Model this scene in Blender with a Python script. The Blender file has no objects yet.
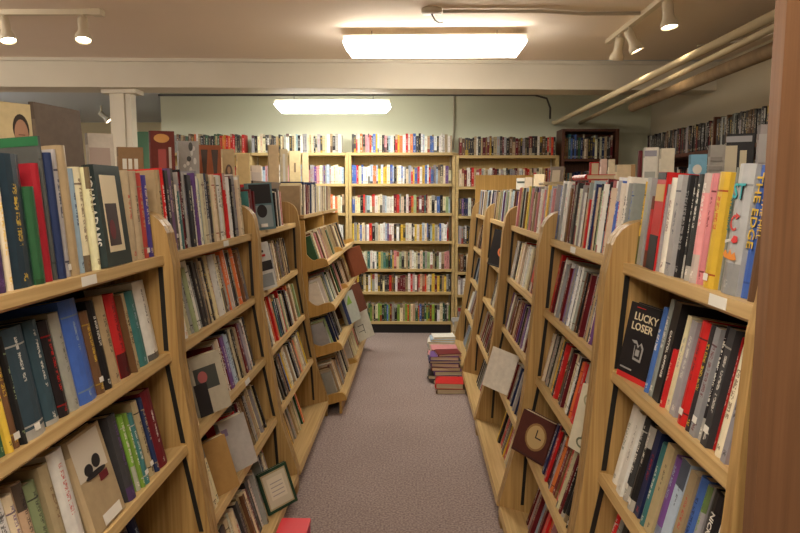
import bpy, bmesh, math, random, re
from mathutils import Matrix, Vector
from mathutils.bvhtree import BVHTree
random.seed(7)
SC = bpy.context.scene
COL = SC.collection
R = math.radians

# ------------------------------------------------------------------ camera, world, light, exposure
H = 1.48; F = 650.0
PITCH = math.atan((266.5-193)/F); YAW = math.atan(14/F)
cam_d = bpy.data.cameras.new('camera'); cam_d.sensor_width = 36; cam_d.lens = F*36/800
cam_d.clip_start = .05; cam_d.clip_end = 60
cam = bpy.data.objects.new('camera', cam_d); COL.objects.link(cam)
cam.location = (0, 0, H); cam.rotation_euler = (math.pi/2-PITCH, 0, YAW)
SC.camera = cam
SC.view_settings.view_transform = 'Standard'; SC.view_settings.look = 'None'
SC.view_settings.gamma = 1; SC.view_settings.use_curve_mapping = False
SC.view_settings.exposure = 0.93
W = bpy.data.worlds.new('world'); SC.world = W; W.use_nodes = True
W.node_tree.nodes['Background'].inputs[0].default_value = (1, .9, .78, 1)
W.node_tree.nodes['Background'].inputs[1].default_value = 0.02
TUBE_WARM = (1.0, .93, .82); TUBE_COOL = (.85, .93, 1.0)
TUBE_STRENGTH = 13.5; TUBE_BACK = 18.0; FILL_NEAR = 19.0; TUBE_SIDE = 20.0; FILL_LEFT = 22.0  # near and left strengths drive fixtures added out of view
SPOT_W = 4.0

# ------------------------------------------------------------------ camera arithmetic (only to work out places)
_fw = Vector((-math.sin(YAW)*math.cos(PITCH), math.cos(YAW)*math.cos(PITCH), -math.sin(PITCH)))
_rt = Vector((math.cos(YAW), math.sin(YAW), 0)); _up = _rt.cross(_fw)
def y_at(px, X, Z):
    k = (px-400)/F; dz = Z-H
    # (X*r0+y*r1)*1 = k*(X*f0+y*f1+dz*f2)
    return (k*(X*_fw.x+dz*_fw.z)-X*_rt.x)/(_rt.y-k*_fw.y)
def pix(p):
    v = Vector(p)-Vector((0, 0, H)); d = v.dot(_fw)
    if d < .05: return None
    return 400+F*v.dot(_rt)/d, 266.5-F*v.dot(_up)/d

# ------------------------------------------------------------------ helpers
def link(o, parent=None):
    COL.objects.link(o)
    if parent: o.parent = parent
    return o
def tag(o, label=None, cat=None, group=None, kind=None):
    if label: o['label'] = label
    if cat: o['category'] = cat
    if group: o['group'] = group
    if kind: o['kind'] = kind
    return o
def obj(name, bm, mat, parent=None, smooth=False):
    me = bpy.data.meshes.new(name)
    bmesh.ops.recalc_face_normals(bm, faces=bm.faces)
    bm.to_mesh(me); bm.free()
    if mat: me.materials.append(mat)
    if smooth:
        for p in me.polygons: p.use_smooth = True
    return link(bpy.data.objects.new(name, me), parent)
def empty(name, loc, label, cat, group=None, rz=0):
    o = bpy.data.objects.new(name, None); o.location = loc; o.rotation_euler = (0, 0, rz)
    o.empty_display_size = .05
    return tag(link(o), label, cat, group)
def box(bm, x0, x1, y0, y1, z0, z1):
    vs = [bm.verts.new(p) for p in ((x0,y0,z0),(x1,y0,z0),(x1,y1,z0),(x0,y1,z0),(x0,y0,z1),(x1,y0,z1),(x1,y1,z1),(x0,y1,z1))]
    for f in ((0,3,2,1),(4,5,6,7),(0,1,5,4),(1,2,6,5),(2,3,7,6),(3,0,4,7)): bm.faces.new([vs[i] for i in f])
    return vs
def bx(*a):
    bm = bmesh.new(); box(bm, *a); return bm
def prism(bm, pts, axis, a0, a1, M=None):
    """closed polygon pts (2-D) extruded along axis from a0 to a1"""
    def mk(p, a):
        v = (a, p[0], p[1]) if axis == 0 else (p[0], a, p[1]) if axis == 1 else (p[0], p[1], a)
        v = Vector(v)
        return bm.verts.new(M @ v if M else v)
    A = [mk(p, a0) for p in pts]; B = [mk(p, a1) for p in pts]; n = len(pts)
    bm.faces.new(A); bm.faces.new(B[::-1])
    for i in range(n): bm.faces.new((A[i], B[i], B[(i+1) % n], A[(i+1) % n]))
def tube(bm, pts, r, seg=8):
    rings = []
    pts = [Vector(p) for p in pts]
    for i, p in enumerate(pts):
        d = (pts[min(i+1, len(pts)-1)]-pts[max(i-1, 0)]).normalized()
        a = d.cross(Vector((0, 0, 1)))
        if a.length < .01: a = d.cross(Vector((1, 0, 0)))
        a.normalize(); b = d.cross(a)
        rings.append([bm.verts.new(p+r*(math.cos(t)*a+math.sin(t)*b)) for t in [2*math.pi*k/seg for k in range(seg)]])
    for i in range(len(rings)-1):
        for k in range(seg):
            bm.faces.new((rings[i][k], rings[i][(k+1) % seg], rings[i+1][(k+1) % seg], rings[i+1][k]))
    bm.faces.new(rings[0][::-1]); bm.faces.new(rings[-1])
def lathe(bm, prof, M, seg=20):
    rings = []
    for r, z in prof:
        rings.append([bm.verts.new(M @ Vector((r*math.cos(2*math.pi*k/seg), r*math.sin(2*math.pi*k/seg), z))) for k in range(seg)])
    for i in range(len(rings)-1):
        for k in range(seg):
            bm.faces.new((rings[i][k], rings[i][(k+1) % seg], rings[i+1][(k+1) % seg], rings[i+1][k]))
    bm.faces.new(rings[0][::-1]); bm.faces.new(rings[-1])
def ell(bm, cx, cz, rx, rz, y, M, n=20, th=.0005):
    prism(bm, [(cx+rx*math.cos(2*math.pi*k/n), cz+rz*math.sin(2*math.pi*k/n)) for k in range(n)], 1, y-th, y, M)

# ------------------------------------------------------------------ materials
def mat(name, rgb, rough=.6, metal=0, spec=.4):
    m = bpy.data.materials.new(name); m.use_nodes = True
    b = m.node_tree.nodes['Principled BSDF']
    b.inputs['Base Color'].default_value = (*rgb, 1); b.inputs['Roughness'].default_value = rough
    b.inputs['Metallic'].default_value = metal; b.inputs['Specular IOR Level'].default_value = spec
    return m
def nodes(m): return m.node_tree.nodes, m.node_tree.links, m.node_tree.nodes['Principled BSDF']
def noisy(name, c0, c1, scale=(8, 8, 8), rough=.7, detail=4, bump=0, ns=1.0, spec=.3, coord='Object', lo=.35, hi=.65):
    m = mat(name, c0, rough, spec=spec); N, L, B = nodes(m)
    tc = N.new('ShaderNodeTexCoord'); mp = N.new('ShaderNodeMapping'); mp.inputs['Scale'].default_value = scale
    nz = N.new('ShaderNodeTexNoise'); nz.inputs['Scale'].default_value = ns; nz.inputs['Detail'].default_value = detail
    rp = N.new('ShaderNodeValToRGB'); rp.color_ramp.elements[0].color = (*c0, 1); rp.color_ramp.elements[1].color = (*c1, 1)
    rp.color_ramp.elements[0].position = lo; rp.color_ramp.elements[1].position = hi
    L.new(tc.outputs[coord], mp.inputs[0]); L.new(mp.outputs[0], nz.inputs[0]); L.new(nz.outputs[0], rp.inputs[0]); L.new(rp.outputs[0], B.inputs['Base Color'])
    if bump:
        bp = N.new('ShaderNodeBump'); bp.inputs['Strength'].default_value = bump; bp.inputs['Distance'].default_value = .01
        L.new(nz.outputs[0], bp.inputs['Height']); L.new(bp.outputs[0], B.inputs['Normal'])
    return m
def emit(name, rgb, s):
    m = bpy.data.materials.new(name); m.use_nodes = True; N = m.node_tree.nodes; N.clear()
    e = N.new('ShaderNodeEmission'); e.inputs[0].default_value = (*rgb, 1); e.inputs[1].default_value = s
    o = N.new('ShaderNodeOutputMaterial'); m.node_tree.links.new(e.outputs[0], o.inputs[0]); return m
M_ceil = noisy('ceiling_paint', (.82, .71, .59), (.86, .745, .62), (.8, .8, .8), .85)
M_beam = noisy('beam_paint', (.60, .55, .45), (.66, .61, .51), (1.2, 1.2, 1.2), .7)
M_wall = noisy('wall_paint', (.62, .63, .49), (.66, .67, .53), (.7, .7, .7), .8)
M_wallr = noisy('side_wall_paint', (.50, .44, .33), (.54, .48, .36), (.7, .7, .7), .8)
M_green = mat('green_wall_paint', (.10, .20, .11), .8)
M_yel = mat('cream_wall_paint', (.62, .50, .30), .8)
M_blueceil = mat('far_ceiling_paint', (.62, .64, .66), .8)
def carpet():
    m = noisy('carpet', (.215, .162, .150), (.41, .325, .30), (105, 105, 105), .95, 4, .5, spec=.1)
    N, L, B = nodes(m)
    nz = N.new('ShaderNodeTexNoise'); nz.inputs['Scale'].default_value = 2.2; nz.inputs['Detail'].default_value = 3
    tc = N.new('ShaderNodeTexCoord'); L.new(tc.outputs['Object'], nz.inputs[0])
    mx = N.new('ShaderNodeMix'); mx.data_type = 'RGBA'; mx.blend_type = 'MULTIPLY'; mx.inputs['Factor'].default_value = .35
    src = B.inputs['Base Color'].links[0].from_socket
    rp = N.new('ShaderNodeValToRGB'); rp.color_ramp.elements[0].color = (.7, .68, .66, 1); rp.color_ramp.elements[0].position = .3; rp.color_ramp.elements[1].position = .7
    L.new(nz.outputs[0], rp.inputs[0]); L.new(src, mx.inputs[6]); L.new(rp.outputs[0], mx.inputs[7]); L.new(mx.outputs[2], B.inputs['Base Color'])
    return m
M_carpet = carpet()
def wood(name, c0, c1, axis, rough=.45, ns=1.0):
    s = [95, 95, 95]; s[axis] = 2.2
    return noisy(name, c0, c1, tuple(s), rough, 5, .04, ns, .35, lo=.3, hi=.7)
WA, WB = (.29, .165, .055), (.50, .325, .125)
M_woodz = wood('oak_upright', WA, WB, 2)
M_woody = wood('oak_shelf', (.45, .29, .115), (.62, .44, .205), 1)
M_woodx = wood('oak_ledge', WA, WB, 0)
M_ply = wood('golden_plywood', (.42, .24, .060), (.54, .325, .095), 2)
M_back = wood('shade_dark_back_wood', (.055, .032, .016), (.085, .052, .026), 2)  # shade of the shelf recesses put into the wood colour
M_brown = wood('brown_end_panel', (.14, .068, .032), (.20, .10, .048), 2, .5)
M_dark = wood('dark_brown_wood', (.085, .030, .018), (.14, .055, .032), 2)
M_tan = wood('tan_case_wood', (.46, .33, .14), (.56, .41, .19), 0)
M_tanback = wood('golden_case_back', (.62, .43, .15), (.70, .51, .21), 2)
M_black = mat('black_metal', (.012, .011, .010), .5)
M_kick = mat('black_kickboard', (.014, .013, .014), .6)
M_post = mat('cream_metal_post', (.55, .48, .33), .45)
M_white = mat('white_paper', (.78, .76, .70), .6)
M_lampw = mat('cream_lamp_enamel', (.66, .58, .44), .4)
M_conduit = mat('painted_conduit', (.55, .48, .38), .5)
M_pipe = mat('painted_pipe', (.52, .43, .28), .75, spec=.15)
M_lag = noisy('shaded_wrapped_pipe', (.20, .135, .075), (.26, .18, .10), (2, 14, 2), .8)  # brown kept dark to carry the pipe's shadow side
M_wire = mat('grey_wire', (.08, .075, .07), .5)
M_bulb = emit('spot_bulb_glow', (1, .82, .58), 14)
def page_mat():
    m = noisy('page_edges', (.52, .42, .26), (.70, .60, .42), (700, 3, 3), .85, 2, 0, 1, .1)
    return m
M_page = page_mat()

def book_mat(name, rough):
    m = mat(name, (.5, .5, .5), rough, spec=.24); N, L, B = nodes(m)
    def attr(n):
        a = N.new('ShaderNodeAttribute'); a.attribute_name = n; return a
    def mth(op, a, b=None, c=None):
        n = N.new('ShaderNodeMath'); n.operation = op
        for i, v in enumerate((a, b, c)):
            if v is None: continue
            if isinstance(v, (int, float)): n.inputs[i].default_value = v
            else: L.new(v, n.inputs[i])
        return n.outputs[0]
    col = attr('col'); acc = attr('acc'); sd = attr('seed').outputs['Fac']
    uv = attr('spine_uv'); sp = N.new('ShaderNodeSeparateXYZ'); L.new(uv.outputs['Vector'], sp.inputs[0])
    u, v, rt = sp.outputs[0], sp.outputs[1], sp.outputs[2]
    fr = lambda k: mth('FRACT', mth('MULTIPLY', sd, k))
    s1, s2, s3, s4 = fr(1.0), fr(7.13), fr(17.77), fr(31.41)
    on_spine = mth('LESS_THAN', u, 1.001)
    cu = mth('SUBTRACT', u, .5); au = mth('ABSOLUTE', cu)
    # lettering-like cells running along the spine
    cells = N.new('ShaderNodeCombineXYZ')
    L.new(mth('FLOOR', mth('MULTIPLY', mth('MULTIPLY', cu, rt), 110)), cells.inputs[0])
    L.new(mth('FLOOR', mth('MULTIPLY', v, mth('ADD', 70, mth('MULTIPLY', s2, 40)))), cells.inputs[1])
    L.new(mth('FLOOR', mth('MULTIPLY', s1, 97)), cells.inputs[2])
    wn = N.new('ShaderNodeTexWhiteNoise'); wn.noise_dimensions = '3D'; L.new(cells.outputs[0], wn.inputs['Vector'])
    ink = mth('GREATER_THAN', wn.outputs['Value'], .42)
    t0 = mth('ADD', .26, mth('MULTIPLY', s3, .3)); t1 = mth('ADD', .72, mth('MULTIPLY', s2, .2))
    band = mth('MULTIPLY', mth('GREATER_THAN', v, t0), mth('LESS_THAN', v, t1))
    words = mth('GREATER_THAN', mth('FRACT', mth('ADD', mth('MULTIPLY', v, mth('ADD', 4, mth('MULTIPLY', s4, 7))), s1)), .16)
    band = mth('MULTIPLY', band, words)
    pub = mth('MULTIPLY', mth('GREATER_THAN', v, .05), mth('LESS_THAN', v, .11))
    ttl = mth('MULTIPLY', mth('MULTIPLY', mth('MAXIMUM', band, pub), ink), mth('LESS_THAN', mth('MULTIPLY', au, rt), mth('MINIMUM', mth('MULTIPLY', rt, .27), mth('ADD', .016, mth('MULTIPLY', s4, .016)))))
    ttl = mth('MULTIPLY', ttl, on_spine)
    # block of the second colour at the foot or head of some spines
    foot = mth('MULTIPLY', mth('LESS_THAN', v, mth('MULTIPLY', s4, .42)), mth('GREATER_THAN', s2, .84))
    head = mth('MULTIPLY', mth('GREATER_THAN', v, mth('ADD', .70, mth('MULTIPLY', s4, .2))), mth('GREATER_THAN', s3, .86))
    rule = mth('MULTIPLY', mth('LESS_THAN', mth('ABSOLUTE', mth('SUBTRACT', mth('PINGPONG', mth('ADD', v, .02), .5), .14)), .008), mth('GREATER_THAN', s1, .6))
    blk = mth('MULTIPLY', mth('MINIMUM', 1, mth('ADD', mth('ADD', foot, head), rule)), on_spine)
    has = mth('LESS_THAN', u, 8)
    def mix(f, a, b):
        n = N.new('ShaderNodeMix'); n.data_type = 'RGBA'; L.new(f, n.inputs['Factor']); L.new(a, n.inputs[6]); L.new(b, n.inputs[7]); return n.outputs[2]
    third = N.new('ShaderNodeHueSaturation'); third.inputs['Value'].default_value = .55; L.new(acc.outputs['Color'], third.inputs['Color'])
    base = mix(mth('MULTIPLY', blk, .85), col.outputs['Color'], third.outputs[0])
    out = mix(mth('MULTIPLY', ttl, .72), base, acc.outputs['Color'])
    # slight rubbing and fading of the cloth or paper
    nz = N.new('ShaderNodeTexNoise'); nz.inputs['Scale'].default_value = 38; nz.inputs['Detail'].default_value = 3
    tc = N.new('ShaderNodeTexCoord'); L.new(tc.outputs['Object'], nz.inputs[0])
    hs = N.new('ShaderNodeHueSaturation'); L.new(mth('ADD', .82, mth('MULTIPLY', nz.outputs[0], .36)), hs.inputs['Value']); L.new(out, hs.inputs['Color'])
    L.new(hs.outputs[0], B.inputs['Base Color'])
    return m
M_cloth = book_mat('book_cloth', .62)
M_gloss = book_mat('book_jacket', .34)

_cm = {}
def flat(rgb, rough=.5):
    k = tuple(round(c, 3) for c in rgb)
    if k not in _cm: _cm[k] = mat('printed_ink', rgb, rough)
    return _cm[k]

# colour letter -> (colour, word)
CL = {'k': ((.018, .016, .018), 'black'), 'd': ((.042, .040, .043), 'charcoal'), 'q': ((.32, .315, .31), 'grey'), 'w': ((.80, .77, .70), 'white'),
      'c': ((.73, .63, .43), 'cream'), 'e': ((.42, .32, .19), 'tan'), 'u': ((.15, .075, .036), 'brown'), 'm': ((.14, .013, .019), 'maroon'),
      'r': ((.52, .022, .022), 'red'), 'o': ((.66, .17, .055), 'orange'), 'y': ((.70, .47, .06), 'yellow'), 'g': ((.035, .10, .05), 'dark green'),
      'l': ((.30, .38, .20), 'pale green'), 't': ((.05, .17, .17), 'teal'), 's': ((.035, .065, .085), 'slate'), 'n': ((.018, .028, .085), 'navy'),
      'b': ((.06, .13, .42), 'blue'), 'a': ((.36, .47, .58), 'pale blue'), 'p': ((.14, .07, .23), 'purple'), 'i': ((.60, .25, .27), 'pink'),
      'v': ((.19, .34, .05), 'green')}
_U = 'zeroth first second third fourth fifth sixth seventh eighth ninth tenth eleventh twelfth thirteenth fourteenth fifteenth sixteenth seventeenth eighteenth nineteenth'.split()
def ordinal(k):
    if k < 20: return _U[k]
    T_ = ('twent', 'thirt', 'fort', 'fift', 'sixt', 'sevent', 'eight', 'ninet')
    if k < 100: return T_[k//10-2]+('ieth' if k % 10 == 0 else 'y-'+_U[k % 10])
    return 'hundred-and-'+ordinal(k-100) if k > 100 else 'hundredth'

# ------------------------------------------------------------------ writing
_txt = {}
def text_mesh(s):
    if s not in _txt:
        c = bpy.data.curves.new('t', 'FONT'); c.body = s; c.align_x = 'CENTER'; c.align_y = 'CENTER'; c.size = 1; c.extrude = .004; c.resolution_u = 2; c.offset = .012
        o = bpy.data.objects.new('t', c); COL.objects.link(o)
        bpy.context.view_layer.update()
        me = bpy.data.meshes.new_from_object(o.evaluated_get(bpy.context.evaluated_depsgraph_get()))
        bpy.data.objects.remove(o); bpy.data.curves.remove(c); _txt[s] = me
    return _txt[s]
def put_text(name, s, M, size, rgb, parent, squash=1.0):
    me = text_mesh(s).copy(); me.transform(M @ Matrix.Diagonal((size*squash, size, .1, 1)))
    me.materials.clear(); me.materials.append(flat(rgb))
    o = bpy.data.objects.new(name, me); link(o, parent); return o

# ------------------------------------------------------------------ books
def paint(bm, f, col, acc, seed, uvs):
    for l, q in zip(f.loops, uvs): l[bm._uv] = (q[0], q[1], 0)
    f[bm._col] = (*col, 1); f[bm._acc] = (*acc, 1); f[bm._seed] = seed
class BB:
    """bmesh with the per-face colour layers the book materials read"""
    def __init__(s):
        s.bm = bmesh.new()
        s.uv = s.bm.loops.layers.float_vector.new('spine_uv'); s.col = s.bm.faces.layers.float_color.new('col')
        s.acc = s.bm.faces.layers.float_color.new('acc'); s.seed = s.bm.faces.layers.float.new('seed')
    def face(s, pts, col, acc, seed, uvs=None, ratio=.12):
        f = s.bm.faces.new([s.bm.verts.new(p) for p in pts])
        f[s.col] = (*col, 1); f[s.acc] = (*acc, 1); f[s.seed] = seed
        for i, l in enumerate(f.loops): l[s.uv] = (*uvs[i], ratio) if uvs else (9, 0, 1)
    def build(s, name, m, parent=None, weld=True):
        if weld: bmesh.ops.remove_doubles(s.bm, verts=s.bm.verts, dist=1e-6)
        return obj(name, s.bm, m, parent)
def cover_mesh(t, h, w, col, acc, seed, hard=True):
    b = BB(); bt = .0028 if hard else .0009
    rb = min(.35*t, .008) if hard else .0005
    arc = []
    n = 5 if hard else 2
    for i in range(n):
        a = -1+2*i/(n-1); arc.append((t/2*a, rb*(a*a)))
    outer = [(-t/2, w)]+arc+[(t/2, w)]
    ins = [(t/2-bt, w), (t/2-bt, rb+bt), (-t/2+bt, rb+bt), (-t/2+bt, w)]
    prof = outer+ins; N = len(prof)
    for i in range(N):
        p, q = prof[i], prof[(i+1) % N]
        sp = 1 <= i < n
        uu = ((p[0]/t+.5, q[0]/t+.5) if sp else (2, 2))
        b.face([(p[0], p[1], 0), (q[0], q[1], 0), (q[0], q[1], h), (p[0], p[1], h)], col, acc, seed, [(uu[0], 0), (uu[1], 0), (uu[1], 1), (uu[0], 1)], t/h)
    # ends as strips: left board, spine, right board
    for z in (0, h):
        o = outer; I = ins
        b.face([(*o[0], z), (*o[1], z), (*I[2], z), (*I[3], z)], col, acc, seed)
        b.face([(*p, z) for p in o[1:n+1]]+[(*I[1], z), (*I[2], z)], col, acc, seed)
        b.face([(*o[n], z), (*o[n+1], z), (*I[0], z), (*I[1], z)], col, acc, seed)
    return b, bt, rb
def make_book(M, t, h, w, col, acc, seed, hard, gloss, label, group, name='book', cat='book', sticker=None, page=None):
    b, bt, rb = cover_mesh(t, h, w, col, acc, seed, hard)
    o = b.build(name, M_gloss if gloss else M_cloth)
    e = .003 if hard else .0006
    pg = obj('pages', bx(-t/2+bt+.0002, t/2-bt-.0002, rb+bt+.0002, w-e, e, h-e), page or M_page, o)
    o.matrix_world = M
    tag(o, label, cat, group)
    if sticker:
        z, sh = sticker
        obj('price_sticker', bx(-min(t*.4, .009), min(t*.4, .009), -.0012, -.0004, z, z+sh), M_white, o)
    return o

CASES = {}; FACED = []
BOXF = [(0, 3, 2, 1), (4, 5, 6, 7), (0, 1, 5, 4), (1, 2, 6, 5), (2, 3, 7, 6), (3, 0, 4, 7)]
def case_bvh(e):
    bpy.context.view_layer.update()
    V, Fc = [], []
    for o in e.children_recursive:
        n = len(V); V += [o.matrix_world @ v.co for v in o.data.vertices]; Fc += [[n+i for i in p.vertices] for p in o.data.polygons]
    return BVHTree.FromPolygons(V, Fc)
BOOKS = []      # specs of every shelved book
def rect_lean(t, h, phi):
    c, s = math.cos(phi), math.sin(phi)
    P = [(0, 0), (t, 0), (t, h), (0, h)]
    Q = [(x*c+z*s, -x*s+z*c) for x, z in P]     # phi > 0 : top goes to +x
    mz = min(q[1] for q in Q)
    return [(q[0], q[1]-mz) for q in Q], -mz
def prof_x(Q, z, right):
    xs = []
    for i in range(4):
        (x0, z0), (x1, z1) = Q[i], Q[(i+1) % 4]
        if abs(z1-z0) < 1e-9:
            if abs(z-z0) < 1e-9: xs += [x0, x1]
        elif min(z0, z1)-1e-9 <= z <= max(z0, z1)+1e-9: xs.append(x0+(x1-x0)*(z-z0)/(z1-z0))
    return (max(xs) if right else min(xs)) if xs else None
def parse(s):
    out = []
    for tk in s.split():
        acc = None
        if ':' in tk: tk, acc = tk.split(':')
        c = tk[0]; rest = tk[1:]
        px = None
        if rest.startswith('@'):
            a, hh = rest[1:].split('/'); px = tuple(float(v) for v in re.match(r'(-?[\d.]+)-(-?[\d.]+)$', a).groups()); t = 0
        else:
            a, hh = rest.split('/'); t = float(a)/1000
        out.append(dict(c=c, t=t, h=float(hh)/100, acc=acc, px=px))
    return out
def rnd_row(n, pal, hlo, hhi, tlo=.012, thi=.034):
    return [dict(c=random.choice(pal), t=random.uniform(tlo, thi), h=random.uniform(hlo, hhi), acc=None, px=None) for _ in range(n)]
def auto_acc(c):
    return random.choice('wcywe') if c in 'kdumrngstbpo' else random.choice('kmnrudk')

def row(where, x, d, u, P, length, books, phi=0, inset=(.012, .03), fill=1.0, sx=None, sz=None, case='', shelf='', group='', gloss=.5, hard=.7, gaps=(), maxh=.256, dmax=.2, start=0.0, grow=1.0):
    """lay books along x from P; px rows take their places from the photograph's spines"""
    x, d, u, P = Vector(x), Vector(d), Vector(u), Vector(P)
    pxrow = books[0]['px'] is not None
    if not pxrow and fill:
        tot = sum(b['t']/math.cos(phi) for b in books)
        k = length*fill/tot
        if k > 1.25:        # the sequence of colours goes on along the shelf
            m = max(1, round(k/1.12)); base = list(books); books = []
            for q in range(m):
                seq = base if q == 0 else random.sample(base, len(base))
                books += [dict(b, t=b['t']*(1 if q == 0 else random.uniform(.8, 1.2)), h=b['h']*(1 if q == 0 else random.uniform(.95, 1.04)), fx=b.get('fx') if q == 0 else None) for b in seq]
            if m > 1: books = [b for pair in zip(*[books[i*len(base):(i+1)*len(base)] for i in range(m)]) for b in pair] if m < 3 else books
            tot = sum(b['t']/math.cos(phi) for b in books); k = length*fill/tot
        for b in books: b['t'] *= k
    cur = start; prev = None; rowlist = []
    for b in books:
        h = min(b['h']*grow, maxh); ins = random.uniform(*inset); f = phi+random.uniform(-.012, .012) if phi and not pxrow else phi
        if pxrow:
            Pi = P+d*ins; ya, yb = y_at(b['px'][0], Pi.x, Pi.z), y_at(b['px'][1], Pi.x, Pi.z)
            sa, sb = (ya-P.y)*x.y, (yb-P.y)*x.y
            if sa > sb: sa, sb = sb, sa
            t = max(.004, (sb-sa)/(math.cos(f) or 1)*.968); s = max(sa, cur)
            t = min(t, max(.004, sb-s)); Q, dz = rect_lean(t, h, f); cur = s+t+.0006
        else:
            t = b['t']; Q, dz = rect_lean(t, h, f)
            if prev is None: s = start-min(q[0] for q in Q)
            else:
                zs = [q[1] for q in Q]+[q[1] for q in prev[0]]; s = -9
                for z in zs:
                    a, c = prof_x(prev[0], z, True), prof_x(Q, z, False)
                    if a is not None and c is not None: s = max(s, prev[1]+a-c+.0007)
            if s+max(q[0] for q in Q) > length: break
            prev = (Q, s)
        w = min(h*random.uniform(.62, .72), dmax)
        R2 = Matrix.Rotation(f, 4, 'Y')    # about depth axis
        B = Matrix((( x.x, d.x, u.x, P.x), (x.y, d.y, u.y, P.y), (x.z, d.z, u.z, P.z), (0, 0, 0, 1)))
        M = B @ Matrix.Translation((s, ins, dz+.0005)) @ R2 @ Matrix.Translation((t/2, 0, 0))
        col = CL[b['c']][0]; v = random.uniform(.8, 1.2)
        col = tuple(min(.8, c*v*random.uniform(.93, 1.07)) for c in col)
        ac = b['acc'] or auto_acc(b['c'])
        sp = dict(M=M, t=t, h=h, w=w, col=col, acc=CL[ac][0], c=b['c'], a=ac, seed=random.random(), hard=random.random() < hard, gloss=random.random() < gloss,
                  case=case, shelf=shelf, group=group, where=where, row=rowlist, x=s)
        if b.get('fx'): sp.update(b['fx'])
        rowlist.append(sp); BOOKS.append(sp)
    return rowlist

def shelfrow(side, X, Z, tilt, y0, y1, books, **k):
    s = -1 if side == 'left' else 1; T = R(tilt)
    d = (s*math.cos(T), 0, -math.sin(T)); u = (s*math.sin(T), 0, math.cos(T))
    x = (0, 1, 0) if s < 0 else (0, -1, 0)
    P = (s*X, y0 if s < 0 else y1, Z)
    return row(side, x, d, u, P, y1-y0, books, **k)

# ------------------------------------------------------------------ the room
def struct(name, bm, m): return tag(obj(name, bm, m), kind='structure')
CZ = 2.55
struct('floor', bx(-6, 2.55, -3, 10.1, -.05, 0), M_carpet)
struct('ceiling', bx(-6, 2.55, -3, 5.45, CZ, CZ+.05), M_ceil)
struct('trim_1', bx(-6, 2.55, 5.45, 10.1, CZ, CZ+.05), M_blueceil)
struct('wall_back', bx(-2.72, 2.55, 7.06, 7.16, 0, CZ), M_wall)
struct('wall_right', bx(2.5, 2.6, -3, 7.06, 0, CZ), M_wallr)
struct('wall_left', bx(-6.1, -6, -3, 10.1, 0, CZ), M_yel)
struct('wall_near', bx(-6, 2.55, -3.1, -3, 0, CZ), M_wallr)
struct('wall_far', bx(-6, -2.6, 10, 10.1, 0, CZ), M_yel)
struct('wall_partition', bx(-3.92, -2.72, 8.6, 8.66, 0, 2.28), M_green)
bm = bmesh.new(); prism(bm, [(-6, 5.10), (2.5, 5.565), (2.5, 5.86), (-6, 5.40)], 2, 2.325, CZ); struct('beam', bm, M_beam)
bm = bmesh.new(); prism(bm, [(-6, 5.075), (2.5, 5.54), (2.5, 5.5649), (-6, 5.0999)], 2, 2.525, CZ)
struct('trim_2', bm, M_beam)
bm = bmesh.new(); box(bm, -2.50, -2.325, 5.40, 5.50, 0, 2.30); box(bm, -2.45, -2.375, 5.385, 5.40, 0, 2.30); box(bm, -2.555, -2.27, 5.37, 5.53, 2.29, 2.325)
struct('column', bm, M_beam)

# ------------------------------------------------------------------ lamps
def wrap_fixture(x, y, ztop, length, strength, colr, label, deep=1.0, wires=None):
    e = empty('fluorescent_light', (x, y, ztop), label, 'ceiling light', 'long fluorescent ceiling lights')
    hl = length/2
    def pr(bm, secs):
        rings = [[bm.verts.new((sx, yy, zz)) for yy, zz in pts] for sx, pts in secs]
        for a, b in zip(rings[:-1], rings[1:]):
            for i in range(len(a)): bm.faces.new((a[i], b[i], b[(i+1) % len(a)], a[(i+1) % len(a)]))
        bm.faces.new(rings[0]); bm.faces.new(rings[-1][::-1])
    big = [(-.14, -.01), (-.135, -.04), (-.10, -.085), (-.04, -.1), (.04, -.1), (.10, -.085), (.135, -.04), (.14, -.01)]
    big = [(q[0], q[1]*deep) for q in big]
    small = [(-.14, -.01), (-.135, -.016), (-.10, -.022), (-.04, -.024), (.04, -.024), (.10, -.022), (.135, -.016), (.14, -.01)]
    bm = bmesh.new(); pr(bm, [(-hl, small), (-hl+.045, big), (hl-.045, big), (hl, small)])
    obj('diffuser', bm, emit('tube_glow', colr, strength), e)
    obj('housing', bx(-hl, hl, -.115, .115, -.0095, .03), M_lampw, e)
    if wires:
        for wx in (-hl*.7, hl*.7):
            bm = bmesh.new(); tube(bm, [(wx, 0, .03), (wx, 0, CZ-ztop)], .003, 6); obj('hanging_wire', bm, M_wire, e)
    return e
fx1 = wrap_fixture(.131, 4.46, 2.467, 1.185, TUBE_STRENGTH, TUBE_WARM, 'large glowing fluorescent light hanging in front of the white ceiling beam', deep=.85, wires=True)
fx2 = wrap_fixture(-.745, 6.12, 2.292, 1.045, TUBE_BACK, (1, .97, .85), 'smaller glowing fluorescent light beyond the beam by the back wall', deep=.75, wires=True)
wrap_fixture(-.25, .35, 2.50, 1.18, FILL_NEAR, (1, .88, .72), 'unseen fluorescent light added overhead at the near end of the aisle', wires=True)  # out-of-view fixture added to light the near shelves
wrap_fixture(-5.2, 6.5, 2.48, 1.2, TUBE_SIDE, TUBE_COOL, 'fluorescent light in the side room behind the column', wires=True)
wrap_fixture(-3.5, 3.3, 2.50, 1.2, FILL_LEFT, TUBE_WARM, 'unseen fill light added over the aisle left of the bookcases', wires=True)  # out-of-view fixture added to brighten the beam and ceiling on the left
wrap_fixture(-.25, -1.9, 2.50, 1.18, FILL_NEAR*.8, (1, .88, .72), 'unseen fill light added overhead behind the camera end', wires=True)  # added behind the camera as extra fill, never in view

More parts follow.
